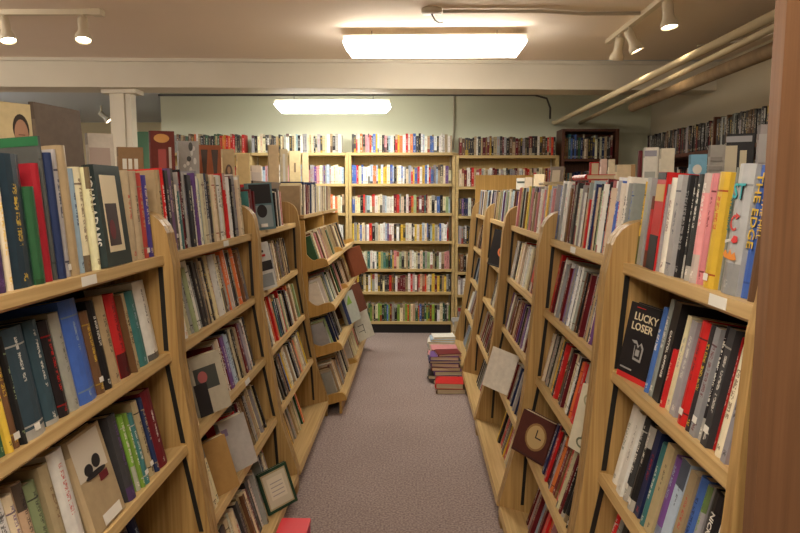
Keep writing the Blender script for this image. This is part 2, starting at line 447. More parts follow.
def spot_head(p, aim, label, on=True, k=1.0, drop=.04):
    """track spotlight: stem from the track, flared can aimed along aim"""
    e = empty('track_spotlight', p, label, 'spotlight', 'ceiling track spotlights')
    a = Vector(aim).normalized(); q = Vector((0, 0, 1)).rotation_difference(-a).to_matrix().to_4x4() @ Matrix.Scale(.8, 4)
    M = Matrix.Translation((0, 0, -drop)) @ q
    bm = bmesh.new(); tube(bm, [(0, 0, 0), (0, 0, -drop+.01)], .012, 8); obj('stem', bm, M_lampw, e)
    bm = bmesh.new()
    lathe(bm, [(.012, .035), (.034, .03), (.038, .0), (.036, -.06), (.040, -.085), (.056, -.115), (.059, -.15), (.054, -.15), (.050, -.118), (.0, -.10)][:-1]+[(.01, -.112)], M, 20)
    obj('lamp_can', bm, M_lampw, e, True)
    bm = bmesh.new(); lathe(bm, [(.005, -.1135), (.044, -.128), (.049, -.140), (.005, -.146)], M, 18)
    obj('bulb', bm, M_bulb if on else M_white, e, True)
    if on:
        ld = bpy.data.lights.new('spot_beam', 'SPOT'); ld.energy = SPOT_W*k; ld.color = (1, .78, .5); ld.spot_size = R(95); ld.spot_blend = .8; ld.shadow_soft_size = .05
        lo = bpy.data.objects.new('spot_beam', ld); link(lo, e)
        lo.matrix_local = Matrix.Translation(Vector((0, 0, -drop))+a*.135) @ Vector((0, 0, -1)).rotation_difference(a).to_matrix().to_4x4()
    return e
def track(p0, p1, label):
    e = empty('light_track', p0, label, 'lamp track', 'ceiling lamp tracks')
    d = Vector(p1)-Vector(p0); bm = bmesh.new()
    if abs(d.x) > abs(d.y): box(bm, 0, d.x, -.018, .018, -.03, 0) if d.x > 0 else box(bm, d.x, 0, -.018, .018, -.03, 0)
    else: box(bm, -.018, .018, 0, d.y, -.03, 0)
    obj('rail', bm, M_lampw, e)
    bm = bmesh.new(); box(bm, -.03, .03, -.03, .03, -.036, 0); bm.normal_update()
    obj('end_feed', bm, M_lampw, e)
    return e
yl = 3.92
track((-1.86, yl, CZ), (-3.6, yl, CZ), 'pale lamp track on the ceiling over the left bookcases')
spot_head((-1.95, yl, CZ-.03), (.12, -.30, -1), 'lit cone spotlight near the end of the left track')
spot_head((-2.42, yl, CZ-.03), (.30, -.20, -1), 'lit cone spotlight cut off by the left picture edge')
track((1.36, 3.0, CZ), (1.36, 4.75, CZ), 'pale lamp track on the ceiling over the right bookcases')
spot_head((1.36, 3.66, CZ-.03), (.08, -.15, -1), 'lit cone spotlight nearest on the right track')
spot_head((1.36, 4.28, CZ-.03), (.45, -.1, -1), 'lit cone spotlight in the middle of the right track')
spot_head((1.36, 4.48, CZ-.03), (-.05, .35, -1), 'unlit looking cone spotlight at the far end of the right track', on=False)
spot_head((-3.86, 8.1, CZ-.0), (.75, .2, -.8), 'small grey spotlight in the side room beside the column', k=.6, drop=.10)

# junction box, conduits, pipes
e = empty('junction_box', (.1, 3.95, CZ), 'round ceiling junction box above the large fluorescent light', 'junction box')
bm = bmesh.new(); lathe(bm, [(.055, -.028), (.06, -.02), (.06, 0), (.02, 0)], Matrix.Identity(4)); obj('cover', bm, M_conduit, e, True)
bm = bmesh.new(); tube(bm, [(0, 0, -.028), (.02, .05, -.05), (.05, .12, -.05), (.07, .17, -.035)], .005, 6); obj('lead_wire', bm, M_wire, e, True)
bm = bmesh.new(); tube(bm, [(.165, 3.95, CZ-.014), (.75, 3.96, CZ-.014), (1.0, 4.02, CZ-.014), (1.335, 4.02, CZ-.014)], .011, 8)
tag(obj('ceiling_conduit', bm, M_conduit, None, True), 'thin painted conduit running from junction box to right lamp track', 'conduit')
bm = bmesh.new(); tube(bm, [(-2.7, 6.96, 2.505), (1.25, 6.96, 2.495), (1.38, 6.96, 2.46), (1.42, 6.96, 2.36), (1.42, 6.96, 2.25)], .011, 8)
tag(obj('wall_conduit', bm, M_wire, None, True), 'dark conduit running behind the beam above the back bookcases', 'conduit')
bm = bmesh.new(); tube(bm, [(.42, 7.045, 1.95), (.42, 7.045, 2.52)], .009, 6)
tag(obj('wall_conduit', bm, M_conduit, None, True), 'thin upright conduit on the back wall right of the bright light', 'conduit')
bm = bmesh.new(); tube(bm, [(1.47, 7.03, 2.22), (1.47, 6.9, 2.205), (1.48, 1.0, 2.205)], .022, 10)
tag(obj('overhead_pipe', bm, M_pipe, None, True), 'upper thin cream pipe running overhead along the right side', 'pipe', 'overhead pipes on the right')
bm = bmesh.new(); tube(bm, [(1.75, 7.03, 2.215), (1.72, 5.9, 2.222), (1.59, 1.0, 2.24)], .018, 10)
tag(obj('overhead_pipe', bm, M_pipe, None, True), 'lower thin cream pipe ending above the dark red bookcase', 'pipe', 'overhead pipes on the right')
bm = bmesh.new(); tube(bm, [(1.705, 5.22, 2.145), (1.69, 1.0, 2.165)], .036, 14)
tag(obj('shaded_wrapped_pipe', bm, M_lag, None, True), 'thick wrapped pipe overhead, painted brown as its shadow side, beside thin pipes', 'pipe', 'overhead pipes on the right')
bm = bmesh.new(); tube(bm, [(2.05, 4.9, 2.54), (2.02, 4.0, 2.38), (1.98, 3.0, 2.33), (1.95, 1.6, 2.34)], .006, 6)
tag(obj('ceiling_wire', bm, M_conduit, None, True), 'thin pale wire sagging beside the overhead pipes', 'wire')

# ------------------------------------------------------------------ tilted display bookcases
LX = [.765, .757, .716, .668, .571]; RX = [.575, .556, .530, .483, .382]
ZS = [1.290, .987, .690, .396, .106]
LT = [4, 10, 12, 15, 15]; RT = [5, 10, 12, 15, 15]
DEP = [.25, .25, .25, .25, .30]
BW = .03
def side_poly(s, XS, top, back):
    e_ = .027 if s < 0 else .046
    P = [(XS[4]+.004, 0), (XS[4]+.004, ZS[4]-.03), (XS[4]-.002, ZS[4]+.01), (XS[3]-e_*.9, ZS[3]-.04)]
    P += [(XS[2]-e_, ZS[2]-.03), (XS[1]-e_, ZS[1]-.03), (XS[0]-e_, ZS[0]-.03)]
    x1 = XS[0]-e_+.004; r = .09
    for k in range(7):
        a = math.pi/2*k/6
        P.append((x1+r-r*math.cos(a)+.008, top-r+r*math.sin(a)))
    P += [(back, top), (back, 0)]
    return [(s*x, z) for x, z in P]
def tilted_case(side, y0, y1, label, labels=()):
    s = -1 if side == 'left' else 1
    XS, TL = (LX, LT) if s < 0 else (RX, RT)
    e = empty('bookcase', (s*(XS[0]+.15), (y0+y1)/2, 0), label, 'bookcase', 'slanted oak bookcases beside the aisle')
    off = -Vector(e.location)
    def add(name, bm, m, par=e):
        bmesh.ops.translate(bm, verts=bm.verts, vec=off); return obj(name, bm, m, par)
    top = 1.425 if s < 0 else 1.405; back = XS[0]+.30
    for ya, yb in ((y0, y0+BW), (y1-BW, y1)):
        bm = bmesh.new(); prism(bm, side_poly(s, XS, top, back), 1, ya, yb)
        sp = add('side_panel', bm, M_woodz)
    for ya, yb in ((y0+BW, y0+BW+.003), (y1-BW-.003, y1-BW)):
        for i in range(4):
            bm = bmesh.new()
            z1, z0 = ZS[i]-.035, ZS[i+1]+.006
            xa = XS[i]+.004; xb = XS[i+1]+.004 if i < 3 else XS[3]-.01
            prism(bm, [(s*xa, z1), (s*(xa+.014), z1), (s*(xb+.014), z0), (s*xb, z0)], 1, ya, yb)
            add('shelf_standard', bm, M_black)
    for i in range(5):
        T = R(TL[i]); M = Matrix(((s*math.cos(T), 0, s*math.sin(T), s*XS[i]), (0, 1, 0, 0), (-math.sin(T), 0, math.cos(T), ZS[i]), (0, 0, 0, 1)))
        bm = bmesh.new()
        d = DEP[i]
        prism(bm, [(0, 0), (0, -.026), (.006, -.032), (d, -.02), (d, -.0), (.006, 0)], 1, y0+BW+.0002, y1-BW-.0002, M)
        sh = add('shelf', bm, M_woody)
        for (li, ly) in labels:
            if li == i:
                bm = bmesh.new(); prism(bm, [(-.0012, -.003), (-.0012, -.025), (-.0002, -.025), (-.0002, -.003)], 1, ly-.035, ly+.035, M)
                add('shelf_label', bm, M_white, sh)
    bm = bmesh.new()
    xt = XS[0]+.262; xb = XS[4]+.30
    prism(bm, [(s*xt, top-.02), (s*(xt+.012), top-.02), (s*(xb+.012), .0), (s*xb, .0)], 1, y0+BW+.0002, y1-BW-.0002)
    add('back_panel', bm, M_back)
    bm = bmesh.new(); box(bm, s*(XS[4]+.05), s*(XS[4]+.065), y0+BW, y1-BW, 0, .065)
    add('kickboard', bm, M_woody)
    bm = bmesh.new(); box(bm, s*(back+.001), s*(back+.30), y0, y1, top-.022, top); box(bm, s*(back+.015), s*(back+.033), y0, y1, 0, top-.022); box(bm, s*(back+.26), s*(back+.28), y0, y1, 0, top-.022)
    add('rear_ledge', bm, M_woody)
    return e
L_Y = [(1.0, 1.992), (1.996, 3.08), (3.084, 4.215)]
R_Y = [(1.0, 1.815), (1.819, 2.775), (2.779, 3.89), (3.894, 4.96), (4.964, 6.08)]
CASES['G1'] = tilted_case('left', *L_Y[0], 'nearest slanted oak bookcase on the left, filled with old hardbacks', ((0, 1.50),))
CASES['G2'] = tilted_case('left', *L_Y[1], 'second slanted oak bookcase on the left with a red box at its foot', ((0, 2.62), (2, 2.70)))
CASES['G3'] = tilted_case('left', *L_Y[2], 'third slanted oak bookcase on the left, before the scalloped bookcase')
CASES['H1'] = tilted_case('right', *R_Y[0], 'nearest slanted oak bookcase on the right beside brown end panel', ((0, 1.225),))
CASES['H2'] = tilted_case('right', *R_Y[1], 'second slanted oak bookcase on the right, holding the clock-faced book', ((0, 2.35), (2, 1.90)))
CASES['H3'] = tilted_case('right', *R_Y[2], 'third slanted oak bookcase on the right with a blank white sheet')
CASES['H4'] = tilted_case('right', *R_Y[3], 'fourth slanted oak bookcase on the right, beside the red floor pile')
CASES['H5'] = tilted_case('right', *R_Y[4], 'farthest slanted oak bookcase on the right, ending in plywood')
# plywood end of the right run
bm = bmesh.new(); box(bm, .57, 1.12, 6.10, 6.125, 0, 1.645)
tag(obj('plywood_panel', bm, M_ply), 'golden plywood panel standing at the far end of right bookcases', 'panel')
# tall brown end of the case beside the camera
e = empty('tall_bookcase', (.75, .97, 0), 'tall brown bookcase end at the right picture edge', 'bookcase')
obj('side_panel', bx(-.238, .33, -.03, 0, 0, 2.25), M_brown, e)
obj('top_board', bx(-.10, .33, -.5, -.031, 2.2, 2.225), M_brown, e)
obj('back_panel', bx(.30, .33, -.5, -.031, 0, 2.199), M_brown, e)

# ---- scalloped sloping bookcases at the end of the left side
SX = [.72, .565, .524, .478, .455]; SZ = [1.335, 1.03, .735, .47, .125]; ST = [0, 18, 18, 18, 16]
SD = [.26, .30, .32, .34, .33]
def scallop_case(y0, y1, label):
    e = empty('bookcase', (-.87, (y0+y1)/2, 0), label, 'bookcase', 'scalloped oak bookcases on the left')
    off = -Vector(e.location)
    def add(name, bm, m, par=e):
        bmesh.ops.translate(bm, verts=bm.verts, vec=off); return obj(name, bm, m, par)
    for ya, yb in ((y0, y0+.022), (y1-.022, y1)):
        bm = bmesh.new()
        prism(bm, [(-.69, 0), (-.695, .9), (-.715, 1.30), (-1.04, 1.30), (-1.04, 0)], 1, ya, yb)
        add('side_panel', bm, M_ply)
    for i in range(5):
        T = R(ST[i]); M = Matrix(((-math.cos(T), 0, -math.sin(T), -SX[i]), (0, 1, 0, 0), (-math.sin(T), 0, math.cos(T), SZ[i]), (0, 0, 0, 1)))
        bm = bmesh.new(); d = SD[i]
        prism(bm, [(0, 0), (0, -.022), (d, -.018), (d, 0)], 1, y0+.0225, y1-.0225, M)
        sh = add('shelf', bm, M_woody)
        if i:
            dd = (.70-SX[i])/math.cos(T)
            for ya, yb in ((y0+.0005, y0+.0215), (y1-.0215, y1-.0005)):
                bm = bmesh.new()
                P = [(0, -.024), (0, .012), (.012, .028)]
                n = 10
                for k in range(n+1):
                    a = k/n; P.append((.02+(dd-.02)*a, .034+.016*math.sin(a*math.pi)*(1-a)-.012*a+.13*max(0, a-.45)**2*4))
                P += [(dd+.004, -.024-.0)]
                prism(bm, P, 1, ya, yb, M); add('scalloped_bracket', bm, M_ply, sh)
    add('back_panel', bx(-1.055, -1.0405, y0, y1, 0, 1.56), M_back)
    bm = bmesh.new(); box(bm, -.50, -.485, y0+.0225, y1-.0225, 0, .10); add('kickboard', bm, M_ply)
    return e
S_Y = [(4.219, 5.13), (5.134, 6.10)]
CASES['G4'] = scallop_case(*S_Y[0], 'nearer scalloped bookcase after the third slanted left bookcase')
CASES['G5'] = scallop_case(*S_Y[1], 'farther scalloped bookcase on the left before the back wall')

# ---- back wall bookcases
BZ = [1.894, 1.577, 1.274, .982, .688, .446, .128]
def back_case(x0, x1, label, zs=BZ):
    e = empty('bookcase', ((x0+x1)/2, 6.9, 0), label, 'bookcase', 'tan bookcases along the back wall')
    off = -Vector(e.location)
    def add(name, bm, m, par=e):
        bmesh.ops.translate(bm, verts=bm.verts, vec=off); return obj(name, bm, m, par)
    for xa in (x0, x1-.03):
        bm = bmesh.new(); box(bm, xa, xa+.03, 6.79, 7.03, 0, zs[0]+.0); add('side_panel', bm, M_tan)
        bm = bmesh.new(); box(bm, (xa+.031 if xa == x0 else xa-.016), (xa+.046 if xa == x0 else xa-.001), 7.0, 7.024, .0, zs[0]+.0); add('shelf_standard', bm, M_post)
    for z in zs: add('shelf', bx(x0+.0305, x1-.0305, 6.77, 7.03, z-.028, z), M_tan)
    add('back_panel', bx(x0, x1, 7.0305, 7.045, 0, 1.9), M_tanback)
    add('kickboard', bx(x0+.031, x1-.031, 6.80, 6.815, 0, zs[-1]-.029), M_kick)
    return e
B_X = [(-2.70, -1.72), (-1.715, -.685), (-.68, .425), (.43, 1.49)]
back_case(*B_X[0], 'tan back wall bookcase farthest left, mostly hidden behind left bookcases')
back_case(*B_X[1], 'tan back wall bookcase behind the left bookcases, left of centre')
back_case(*B_X[2], 'tan back wall bookcase facing straight down the aisle')
back_case(*B_X[3], 'tan back wall bookcase behind the right bookcases', [z-.03 for z in BZ])
# corner case, dark red
e = empty('corner_bookcase', (1.80, 6.8, 0), 'dark red brown bookcase standing in the back right corner', 'bookcase')
for xa in (-.29, .26): obj('side_panel', bx(xa, xa+.03, -.02, .24, 0, 2.13), M_dark, e)
CZS = [1.83, 1.46, 1.10, .75, .4, .08]
for z in CZS+[2.13]: obj('shelf', bx(-.2595, .2595, -.01, .24, z-.025, z), M_dark, e)
obj('back_panel', bx(-.29, .29, .2405, .25, 0, 2.13), M_dark, e)
# right wall case
e = empty('wall_bookcase', (2.3, 4.5, 0), 'dark brown bookcase of dark spines along the right wall', 'bookcase')
WZ = [1.80, 1.45, 1.1, .75, .4, .08]
for z in WZ: obj('shelf', bx(-.12, .16, -2.47, 1.77, z-.028, z), M_dark, e)
for ya in (-2.5, -1.06, .36, 1.7705): obj('side_panel', bx(-.12, .16, ya-.0005, ya+.029, 0, 1.80) if ya in (-2.5, 1.7705) else bx(-.118, .15, ya, ya+.02, 1.8005, 2.03), M_dark, e)
obj('back_panel', bx(.1605, .175, -2.5, 1.8, 0, 2.0), M_dark, e)

# ------------------------------------------------------------------ shelved books
G1 = 'nearest left bookcase'; G2 = 'second left bookcase'; G3 = 'third left bookcase'; G4 = 'nearer scalloped bookcase'; G5 = 'farther scalloped bookcase'
H1 = 'nearest right bookcase'; H2 = 'second right bookcase'; H3 = 'third right bookcase'; H4 = 'fourth right bookcase'; H5 = 'farthest right bookcase'
CASES = {globals()[k]: case_bvh(v) for k, v in CASES.items()}
SN = ['top shelf', 'second shelf', 'third shelf', 'fourth shelf', 'bottom shelf']
def fxs(lst, **kw):
    """attach lettering etc. to entries: {index: dict}"""
    for i, d in kw.get('fx', {}).items(): lst[i]['fx'] = d
    return lst
def lrow(n, i, txt, **k):
    y0, y1 = L_Y[n]; b = parse(txt) if isinstance(txt, str) else txt
    if 'fx' in k: fxs(b, fx=k.pop('fx'))
    c = (G1, G2, G3)[n]
    return shelfrow('left', LX[i], ZS[i], LT[i], y0+BW+.004, y1-BW-.004, b, case=c, shelf=SN[i], group='books on the '+SN[i]+' of the '+c, **k)
def rrow(n, i, txt, **k):
    y0, y1 = R_Y[n]; b = parse(txt) if isinstance(txt, str) else txt
    if 'fx' in k: fxs(b, fx=k.pop('fx'))
    c = (H1, H2, H3, H4, H5)[n]
    return shelfrow('right', RX[i], ZS[i], RT[i], y0+BW+.004, y1-BW-.004, b, case=c, shelf=SN[i], group='books on the '+SN[i]+' of the '+c, **k)
# nearest left
lrow(0, 0, 'u@-30--14/25 k@-14-0/25:w k@0-10.5/25:p c@11-16/24.5:y s@16-38/27:y g@38-49/20.5 r@49-56/25.5 d@56.3-59.5/31.5 n@60-69/28 q@69.2-72.5/29 e@73-83/30 a@83-87/25:n c@87-95/25.5:u c@96-103/25.5:u', gloss=.25, hard=1, maxh=.33, fx={4: dict(col=(.022, .040, .058)), 6: dict(col=(.30, .012, .022), plain=1), 5: dict(col=(.03, .10, .045), plain=1), 7: dict(w=.20, col=(.075, .078, .075), plain=1, art='greenhead'), 8: dict(plain=1), 10: dict(plain=1, col=(.36, .27, .16))})
lrow(0, 0, 'e@134-140/25.5 e@140.5-147/25.5 r@147.5-151/25 b@151.5-156/24.5 k@157-160/19', gloss=.3, hard=1, maxh=.30, fx={0: dict(col=(.52, .42, .28)), 1: dict(col=(.46, .36, .24)), 2: dict(col=(.40, .06, .05)), 3: dict(col=(.08, .06, .30))})
lrow(0, 1, 'k@-26--12/23:w g@-12-0/21 g@0-8/17:l y@8-16/20 u@16-23/23:y k@23-29/22:l s@29-50/23:w s@50.3-63/23:w k@63.3-73/22:r q@73.5-83/23:d b@83.5-100/25:a u@101-108/21 k@108.5-115/23:w e@115.5-124/23.5:k r@124.5-134/23:k u@134.5-138/22 e@138-142/22 t@142.5-151/22:a w@151.5-162/24:k', gloss=.3, hard=1,
     inset=(.008, .022))
lrow(0, 2, 'c@-10-8/22 w@8-22/22 w@22-36/23:k c@36-44/22:p e@44-54/23 l@54-64/21:d e@64-78/23 w@78-92/24:r d@92-101/23 u@101-108/23:r'.replace('u@101', 'r@101'), gloss=.35, hard=1, inset=(.01, .025))
lrow(0, 2, 'd@132-139/23:p v@139.3-142.5/21:w v@142.8-146.5/21:w t@147-152/20 e@152.5-157/22:k n@157.5-161/22:e m@161.5-170/23', gloss=.4, hard=1, inset=(.01, .02))
lrow(0, 3, 'c@40-52/22 q@52-62/22 n@62-72/23:w e@73-84/22 k@84-94/22 g@94-104/22 w@104-114/23 c@114-124/22:k k@124-134/22:q m@134-143/23:w e@143.5-152/21 n@153-160/23:a', gloss=.5, hard=1, inset=(.03, .05))
# second left
lrow(1, 0, 'e34/24:k k22/24:w c16/22 w16/20 t10/18 m12/24 q10/24:b n22/24:w p20/24 q28/25:p c34/24 d30/24:e c26/24 e16/23 w38/24 r22/25:w k30/23:c a10/23:b w44/25:k w14/24', fill=.93, grow=1.1, maxh=.28)
lrow(1, 1, 'n16/22:o w24/21:o l20/23 c26/23 q14/25:d w50/26:k d22/25 e14/26:k c18/24 d12/24 e24/26 c20/25 q14/24 w26/26 d16/24 o36/26 u16/23 e22/24:b', fill=.90, phi=-.05)
lrow(1, 2, 'c26/22:k k16/23:w c14/21', fill=.13)
lrow(1, 2, 'm14/21:c c22/22:k w12/22 p30/22:w a24/22:n d20/23 k16/22:w e12/22 m20/23 q14/22 w34/23:r', fill=.44, start=.42, phi=-.04)
lrow(1, 3, 'w24/22:k r12/21:k c20/22 c24/22:k', fill=.16)
lrow(1, 3, 'r16/20:w q20/22 e20/22:r u30/23 k12/22 e20/22 m16/22:w q12/21 c24/22', fill=.34, start=.52, phi=-.05)
lrow(1, 4, 'm12/20:w k10/20:r e28/22:k q22/22 d36/22:q u20/21 c40/22 c18/22:k w14/22', fill=.56, inset=(.04, .07), start=.05, phi=-.05)
lrow(1, 4, 'q20/22 n18/22:w c22/20', fill=.10, inset=(.08, .09), start=.78)
# third left
lrow(2, 0, 't10/20 m24/21:k m22/20:w', fill=.12)
lrow(2, 0, 'd34/22:e e24/21 c26/21 w18/20:n k12/20 i16/21 c14/20', fill=.38, start=.36)
lrow(2, 1, 'c20/22 d14/22 e24/22:k k18/22 e14/23 u26/22 c20/22 d30/21 q14/22', fill=.55, start=.32)
lrow(2, 2, 'w16/21 y16/22 e24/22 n20/22:w l24/22:t t12/20 k30/23:w c20/21 e20/22 w14/21 c30/23 o20/24 r16/25:w k10/22', fill=.9, phi=-.06)
lrow(2, 3, 'c26/22 e10/22 k16/22 b20/22 w12/21 o14/21 k10/22 y12/22 c30/22 w20/21 d20/22 u30/22', fill=.86, phi=-.09)
lrow(2, 4, 'c20/20 k10/19 e40/21:u l14/21 y14/20 m12/21 e18/21 q30/22 g16/22 c24/21 o26/22:w', fill=.62, phi=-.13, inset=(.10, .12), start=.03)
# nearest right
rrow(0, 0, 'y@630-635.5/23:g q@636-640/24:l r@640.5-645/19:u r@645.2-653.5/25:k q@654-656/22 w@656.3-663.3/23.5:m q@663.6-668.5/24 k@669-676/24:q d@676.3-681.3/23.5:w d@681.6-686/24:w i@686.3-692/24:w i@692.3-699/24:m y@699.3-709/24:r q@709.4-716/25:t q@716.2-731.5/25.3:t b@732-743.5/25:y u@744-751/24.5:y q@751.4-760/23.5 k@760.4-770/23', gloss=1, hard=.8, phi=.03, grow=.97,
     fx={3: dict(art='cap', plain=1), 13: dict(title='STRAIGHT', tz=.62, tsize=.014, tcol='t', plain=1), 14: dict(col=(.42, .43, .44), plain=1, art='jaws'), 15: dict(title='THE EDGE', tz=.66, tsize=.030, plain=1), 16: dict(title='THE HILL', tz=.62, tsize=.018, tcol='y', plain=1)})
rrow(0, 1, 'b@642-645.5/22:w q@646-651/24.5:w k@651.4-657.5/24.5:w r@658-660.5/14 c@661-668/22.5:q q@668.4-673.5/22:w r@674-682/23:d d@682.4-688/23 q@688.3-693/23 k@693.3-699/24 d@699.3-705/24:w r@705.3-711/23:w c@711.3-719/22 q@719.4-724/22:k m@724.4-738/24:w k@738.5-746/23 d@746.5-758/22:w q@758.5-768/23', gloss=.9, hard=.7, phi=.045,
     fx={2: dict(title='CAPITOL OFFENSE', tz=.48, tsize=.014, plain=1), 14: dict(art='stripes', plain=1, col=CL['r'][0])})
rrow(0, 2, 'w@610-615/23:g w@615.3-619.5/23:q d@620-624.5/23:w k@625-630/22.5:w n@630.3-637/22.5:r t@637.5-642/21:w e@642.3-649/22:k p@649.3-655.5/21:a a@656-663/22:n e@663.5-669.5/21.5:r b@670-676/22:n q@676.3-681/21.5:v k@681.5-694/22:w w@694.4-698/21:k d@698.4-712/22:o u@712.4-722/21.5:k k@722.5-735/22:w r@735.4-745/22', gloss=.8, hard=.7, phi=.045, inset=(.01, .02),
     fx={12: dict(title='NICK GERSHAM', tz=.5, tsize=.02, plain=1), 16: dict(title='LOU', tz=.6, tsize=.03, tcol='q', plain=1)})
rrow(0, 3, 'r20/22 e16/21 q18/22 d30/22 m20/22:w b20/21 k24/22 w18/21 e24/22 p20/22', fill=.8, phi=.05, inset=(.03, .05), start=.03)
# second right (from the far end)
rrow(1, 0, 'b24/22:w q16/23:b a12/23 i8/23:w q14/22:k d14/23 m12/23 n10/23:w d16/23 k12/23:a m14/23:w q10/22 u26/21:k e10/16:o r10/17 w18/21:r w16/20:r c14/21 l12/20 g10/20 w20/22:r r12/20 w22/23:r w30/24:g q10/22 w24/24:k q14/22:w c12/21 w14/22:n', fill=.95, phi=.07, gloss=.9, hard=.5)
rrow(1, 1, 'p16/20 m10/22 r30/24:w e16/22 q20/22:k w14/23 c20/22:k q30/23 w16/23 d20/22 n16/21 u12/22 k30/22:i m14/22:w k18/22:g q20/23 p20/22 u30/22:o k14/22 n20/21 b10/22 w24/23:k e20/22 c16/22:k', fill=.92, phi=.06, gloss=.8, hard=.5)
rrow(1, 2, 'u20/22:c k30/22:w d14/22:w e12/20 y14/22 c18/22 r30/22:w w20/21 l10/20 q20/22 w14/22 o16/21:r r26/22:w o18/22 c30/22 d14/22:r c12/22 d20/22:w m12/22', fill=.93, phi=.06, gloss=.8, hard=.5)
rrow(1, 3, 'q10/20 m16/22:w r12/21 c10/21 o20/22:k u18/22 k30/21 d14/22:w k18/22:w m12/22:c k16/22:r e12/22 n16/22:w k20/22', fill=.66, phi=.07, start=.27, gloss=.8, hard=.5)
rrow(1, 4, 'm18/21 i8/21 w10/22 m20/22:c q30/21 b14/22:w a10/22 r24/22 m16/22:w y14/21 v24/22:y b16/22 k20/21 w14/22 t18/22 q20/22 y20/21', fill=.8, phi=.12, start=.09, inset=(.08, .11), gloss=.9, hard=.4)
# third right
rrow(2, 0, 'e20/20 c24/20 i14/20 p12/20 i20/22:r y26/22 q16/22 e14/20 w20/22:k q20/22 l14/22 d16/22 k10/22 q22/22:w a20/22:k u14/20 i14/21 p26/22:w', fill=.95, phi=.05, gloss=.8, hard=.5)
rrow(2, 1, 'u8/20 k10/21 w24/22:k w16/22:t d30/21 k20/22 w14/22:e d20/20 c24/22:r r36/23:w c40/22 u18/21', fill=.9, phi=.05, gloss=.7, hard=.6)
rrow(2, 2, 'p30/21:w w16/21 k10/21:w e24/21 w16/21 q20/20 u16/22 d20/21 m24/21 p20/21 n14/21 u18/20', fill=.92, phi=.05, gloss=.7, hard=.6)
rrow(2, 3, 'd20/20 m16/20 u20/20 q16/20 w30/21:n n12/21 q20/20', fill=.5, start=.45, phi=.04, gloss=.7, hard=.6)
rrow(2, 4, 'k30/19:y y10/19 k20/20:r c14/20 r40/20:w m10/20 c18/20:q q20/20', fill=.5, start=.25, phi=.12, inset=(.09, .11), gloss=.7, hard=.5)
# fourth, fifth right
rrow(3, 0, 'q24/21:b w16/20 p10/20 u12/21 a24/21 k12/21 k14/21 d10/21:w e14/20 c30/21 w16/20 e20/21 c18/20 l16/20', fill=.9, phi=.05)
rrow(3, 1, 'k20/20 r20/18 u20/20:k d30/21', fill=.25, phi=.04, start=.02)
rrow(3, 2, 'q16/22:w w10/22 k26/23:q k20/22 d18/22 e20/22:w', fill=.5, phi=.05, start=.25)
rrow(3, 3, 'k20/21 q10/21 e12/21 d22/21 k16/20 m24/21 p20/21 u20/20', fill=.7, phi=.10, start=.05)
rrow(3, 4, 'r10/20 k16/20 q12/20 d20/20 w14/20 k22/20 q10/20', fill=.5, phi=.16, inset=(.08, .10), start=.2)
rrow(4, 0, 'w44/22 q20/21 d16/21 u20/20 a18/21 k20/21 n20/20:w q20/21 c20/20 k14/21 e30/21', fill=.93, phi=.03)
for i in range(1, 5): rrow(4, i, rnd_row(24, 'kkdquqnwemda', .18, .22), fill=None, phi=.05+.03*i, inset=(.02, .05) if i < 4 else (.08, .1))
# scalloped cases: earthy old books
def srow(n, i, txt, **k):
    y0, y1 = S_Y[n]; b = parse(txt) if isinstance(txt, str) else txt
    c = (G4, G5)[n]
    return shelfrow('left', SX[i], SZ[i], ST[i], y0+.026, y1-.026, b, case=c, shelf=SN[i], group='books on the '+SN[i]+' of the '+c, hard=.9, gloss=.2, **k)
srow(0, 0, 'e14/19 c20/20 c24/20 e16/20 c18/21 k8/20 c26/20:e w20/20 n26/22:w m30/19 m34/20:w m30/19:w', fill=.9)
srow(1, 0, 'w30/20 c30/20 i20/20 e24/20 w30/20 c20/19 e20/20 u24/20', fill=.7)
srow(0, 1, 'g34/20 c14/22 k16/21 e20/21 u14/21 c18/22 q16/21 m14/21 i16/21 e24/22 u20/21 c20/21 e18/22 c26/22 e30/22 c22/23', fill=.94, phi=-.04, inset=(.04, .07))
srow(1, 1, 'e22/22 u12/21 k16/22 e14/22 d14/20 w14/21:k k20/21 c20/20', fill=.5, phi=-.05, inset=(.03, .06))
srow(0, 2, 'w30/19:n w16/21 k12/20 e18/22 c16/22 u20/20 g14/21 w20/20 u24/21 g16/21:w q20/22 i30/22 e16/21 a20/22', fill=.92, phi=-.06, inset=(.04, .07))
srow(1, 2, 'u24/21 e30/21 k14/21 u30/20 c20/21', fill=.55, phi=-.05, inset=(.03, .06))
srow(0, 3, 'q36/19 l14/20 g12/20 d16/20 e20/20 n34/21 k20/20', fill=.6, phi=-.1, inset=(.05, .08))
srow(1, 3, 'u20/20 k20/20 w20/20:r m26/21 u30/21 c24/21 w30/22 q30/22', fill=.85, phi=-.08, inset=(.03, .05))
srow(0, 4, 'q40/19 e16/20 k14/20 u24/21 m14/21 e20/21 d16/21 w26/22 c16/22 k10/21 q20/20 w30/22', fill=.85, phi=-.12, inset=(.05, .08))
srow(1, 4, 'w24/22:l c24/20 u30/21 r44/21:e e24/22 c30/21 w26/20', fill=.85, phi=-.1, inset=(.03, .06))
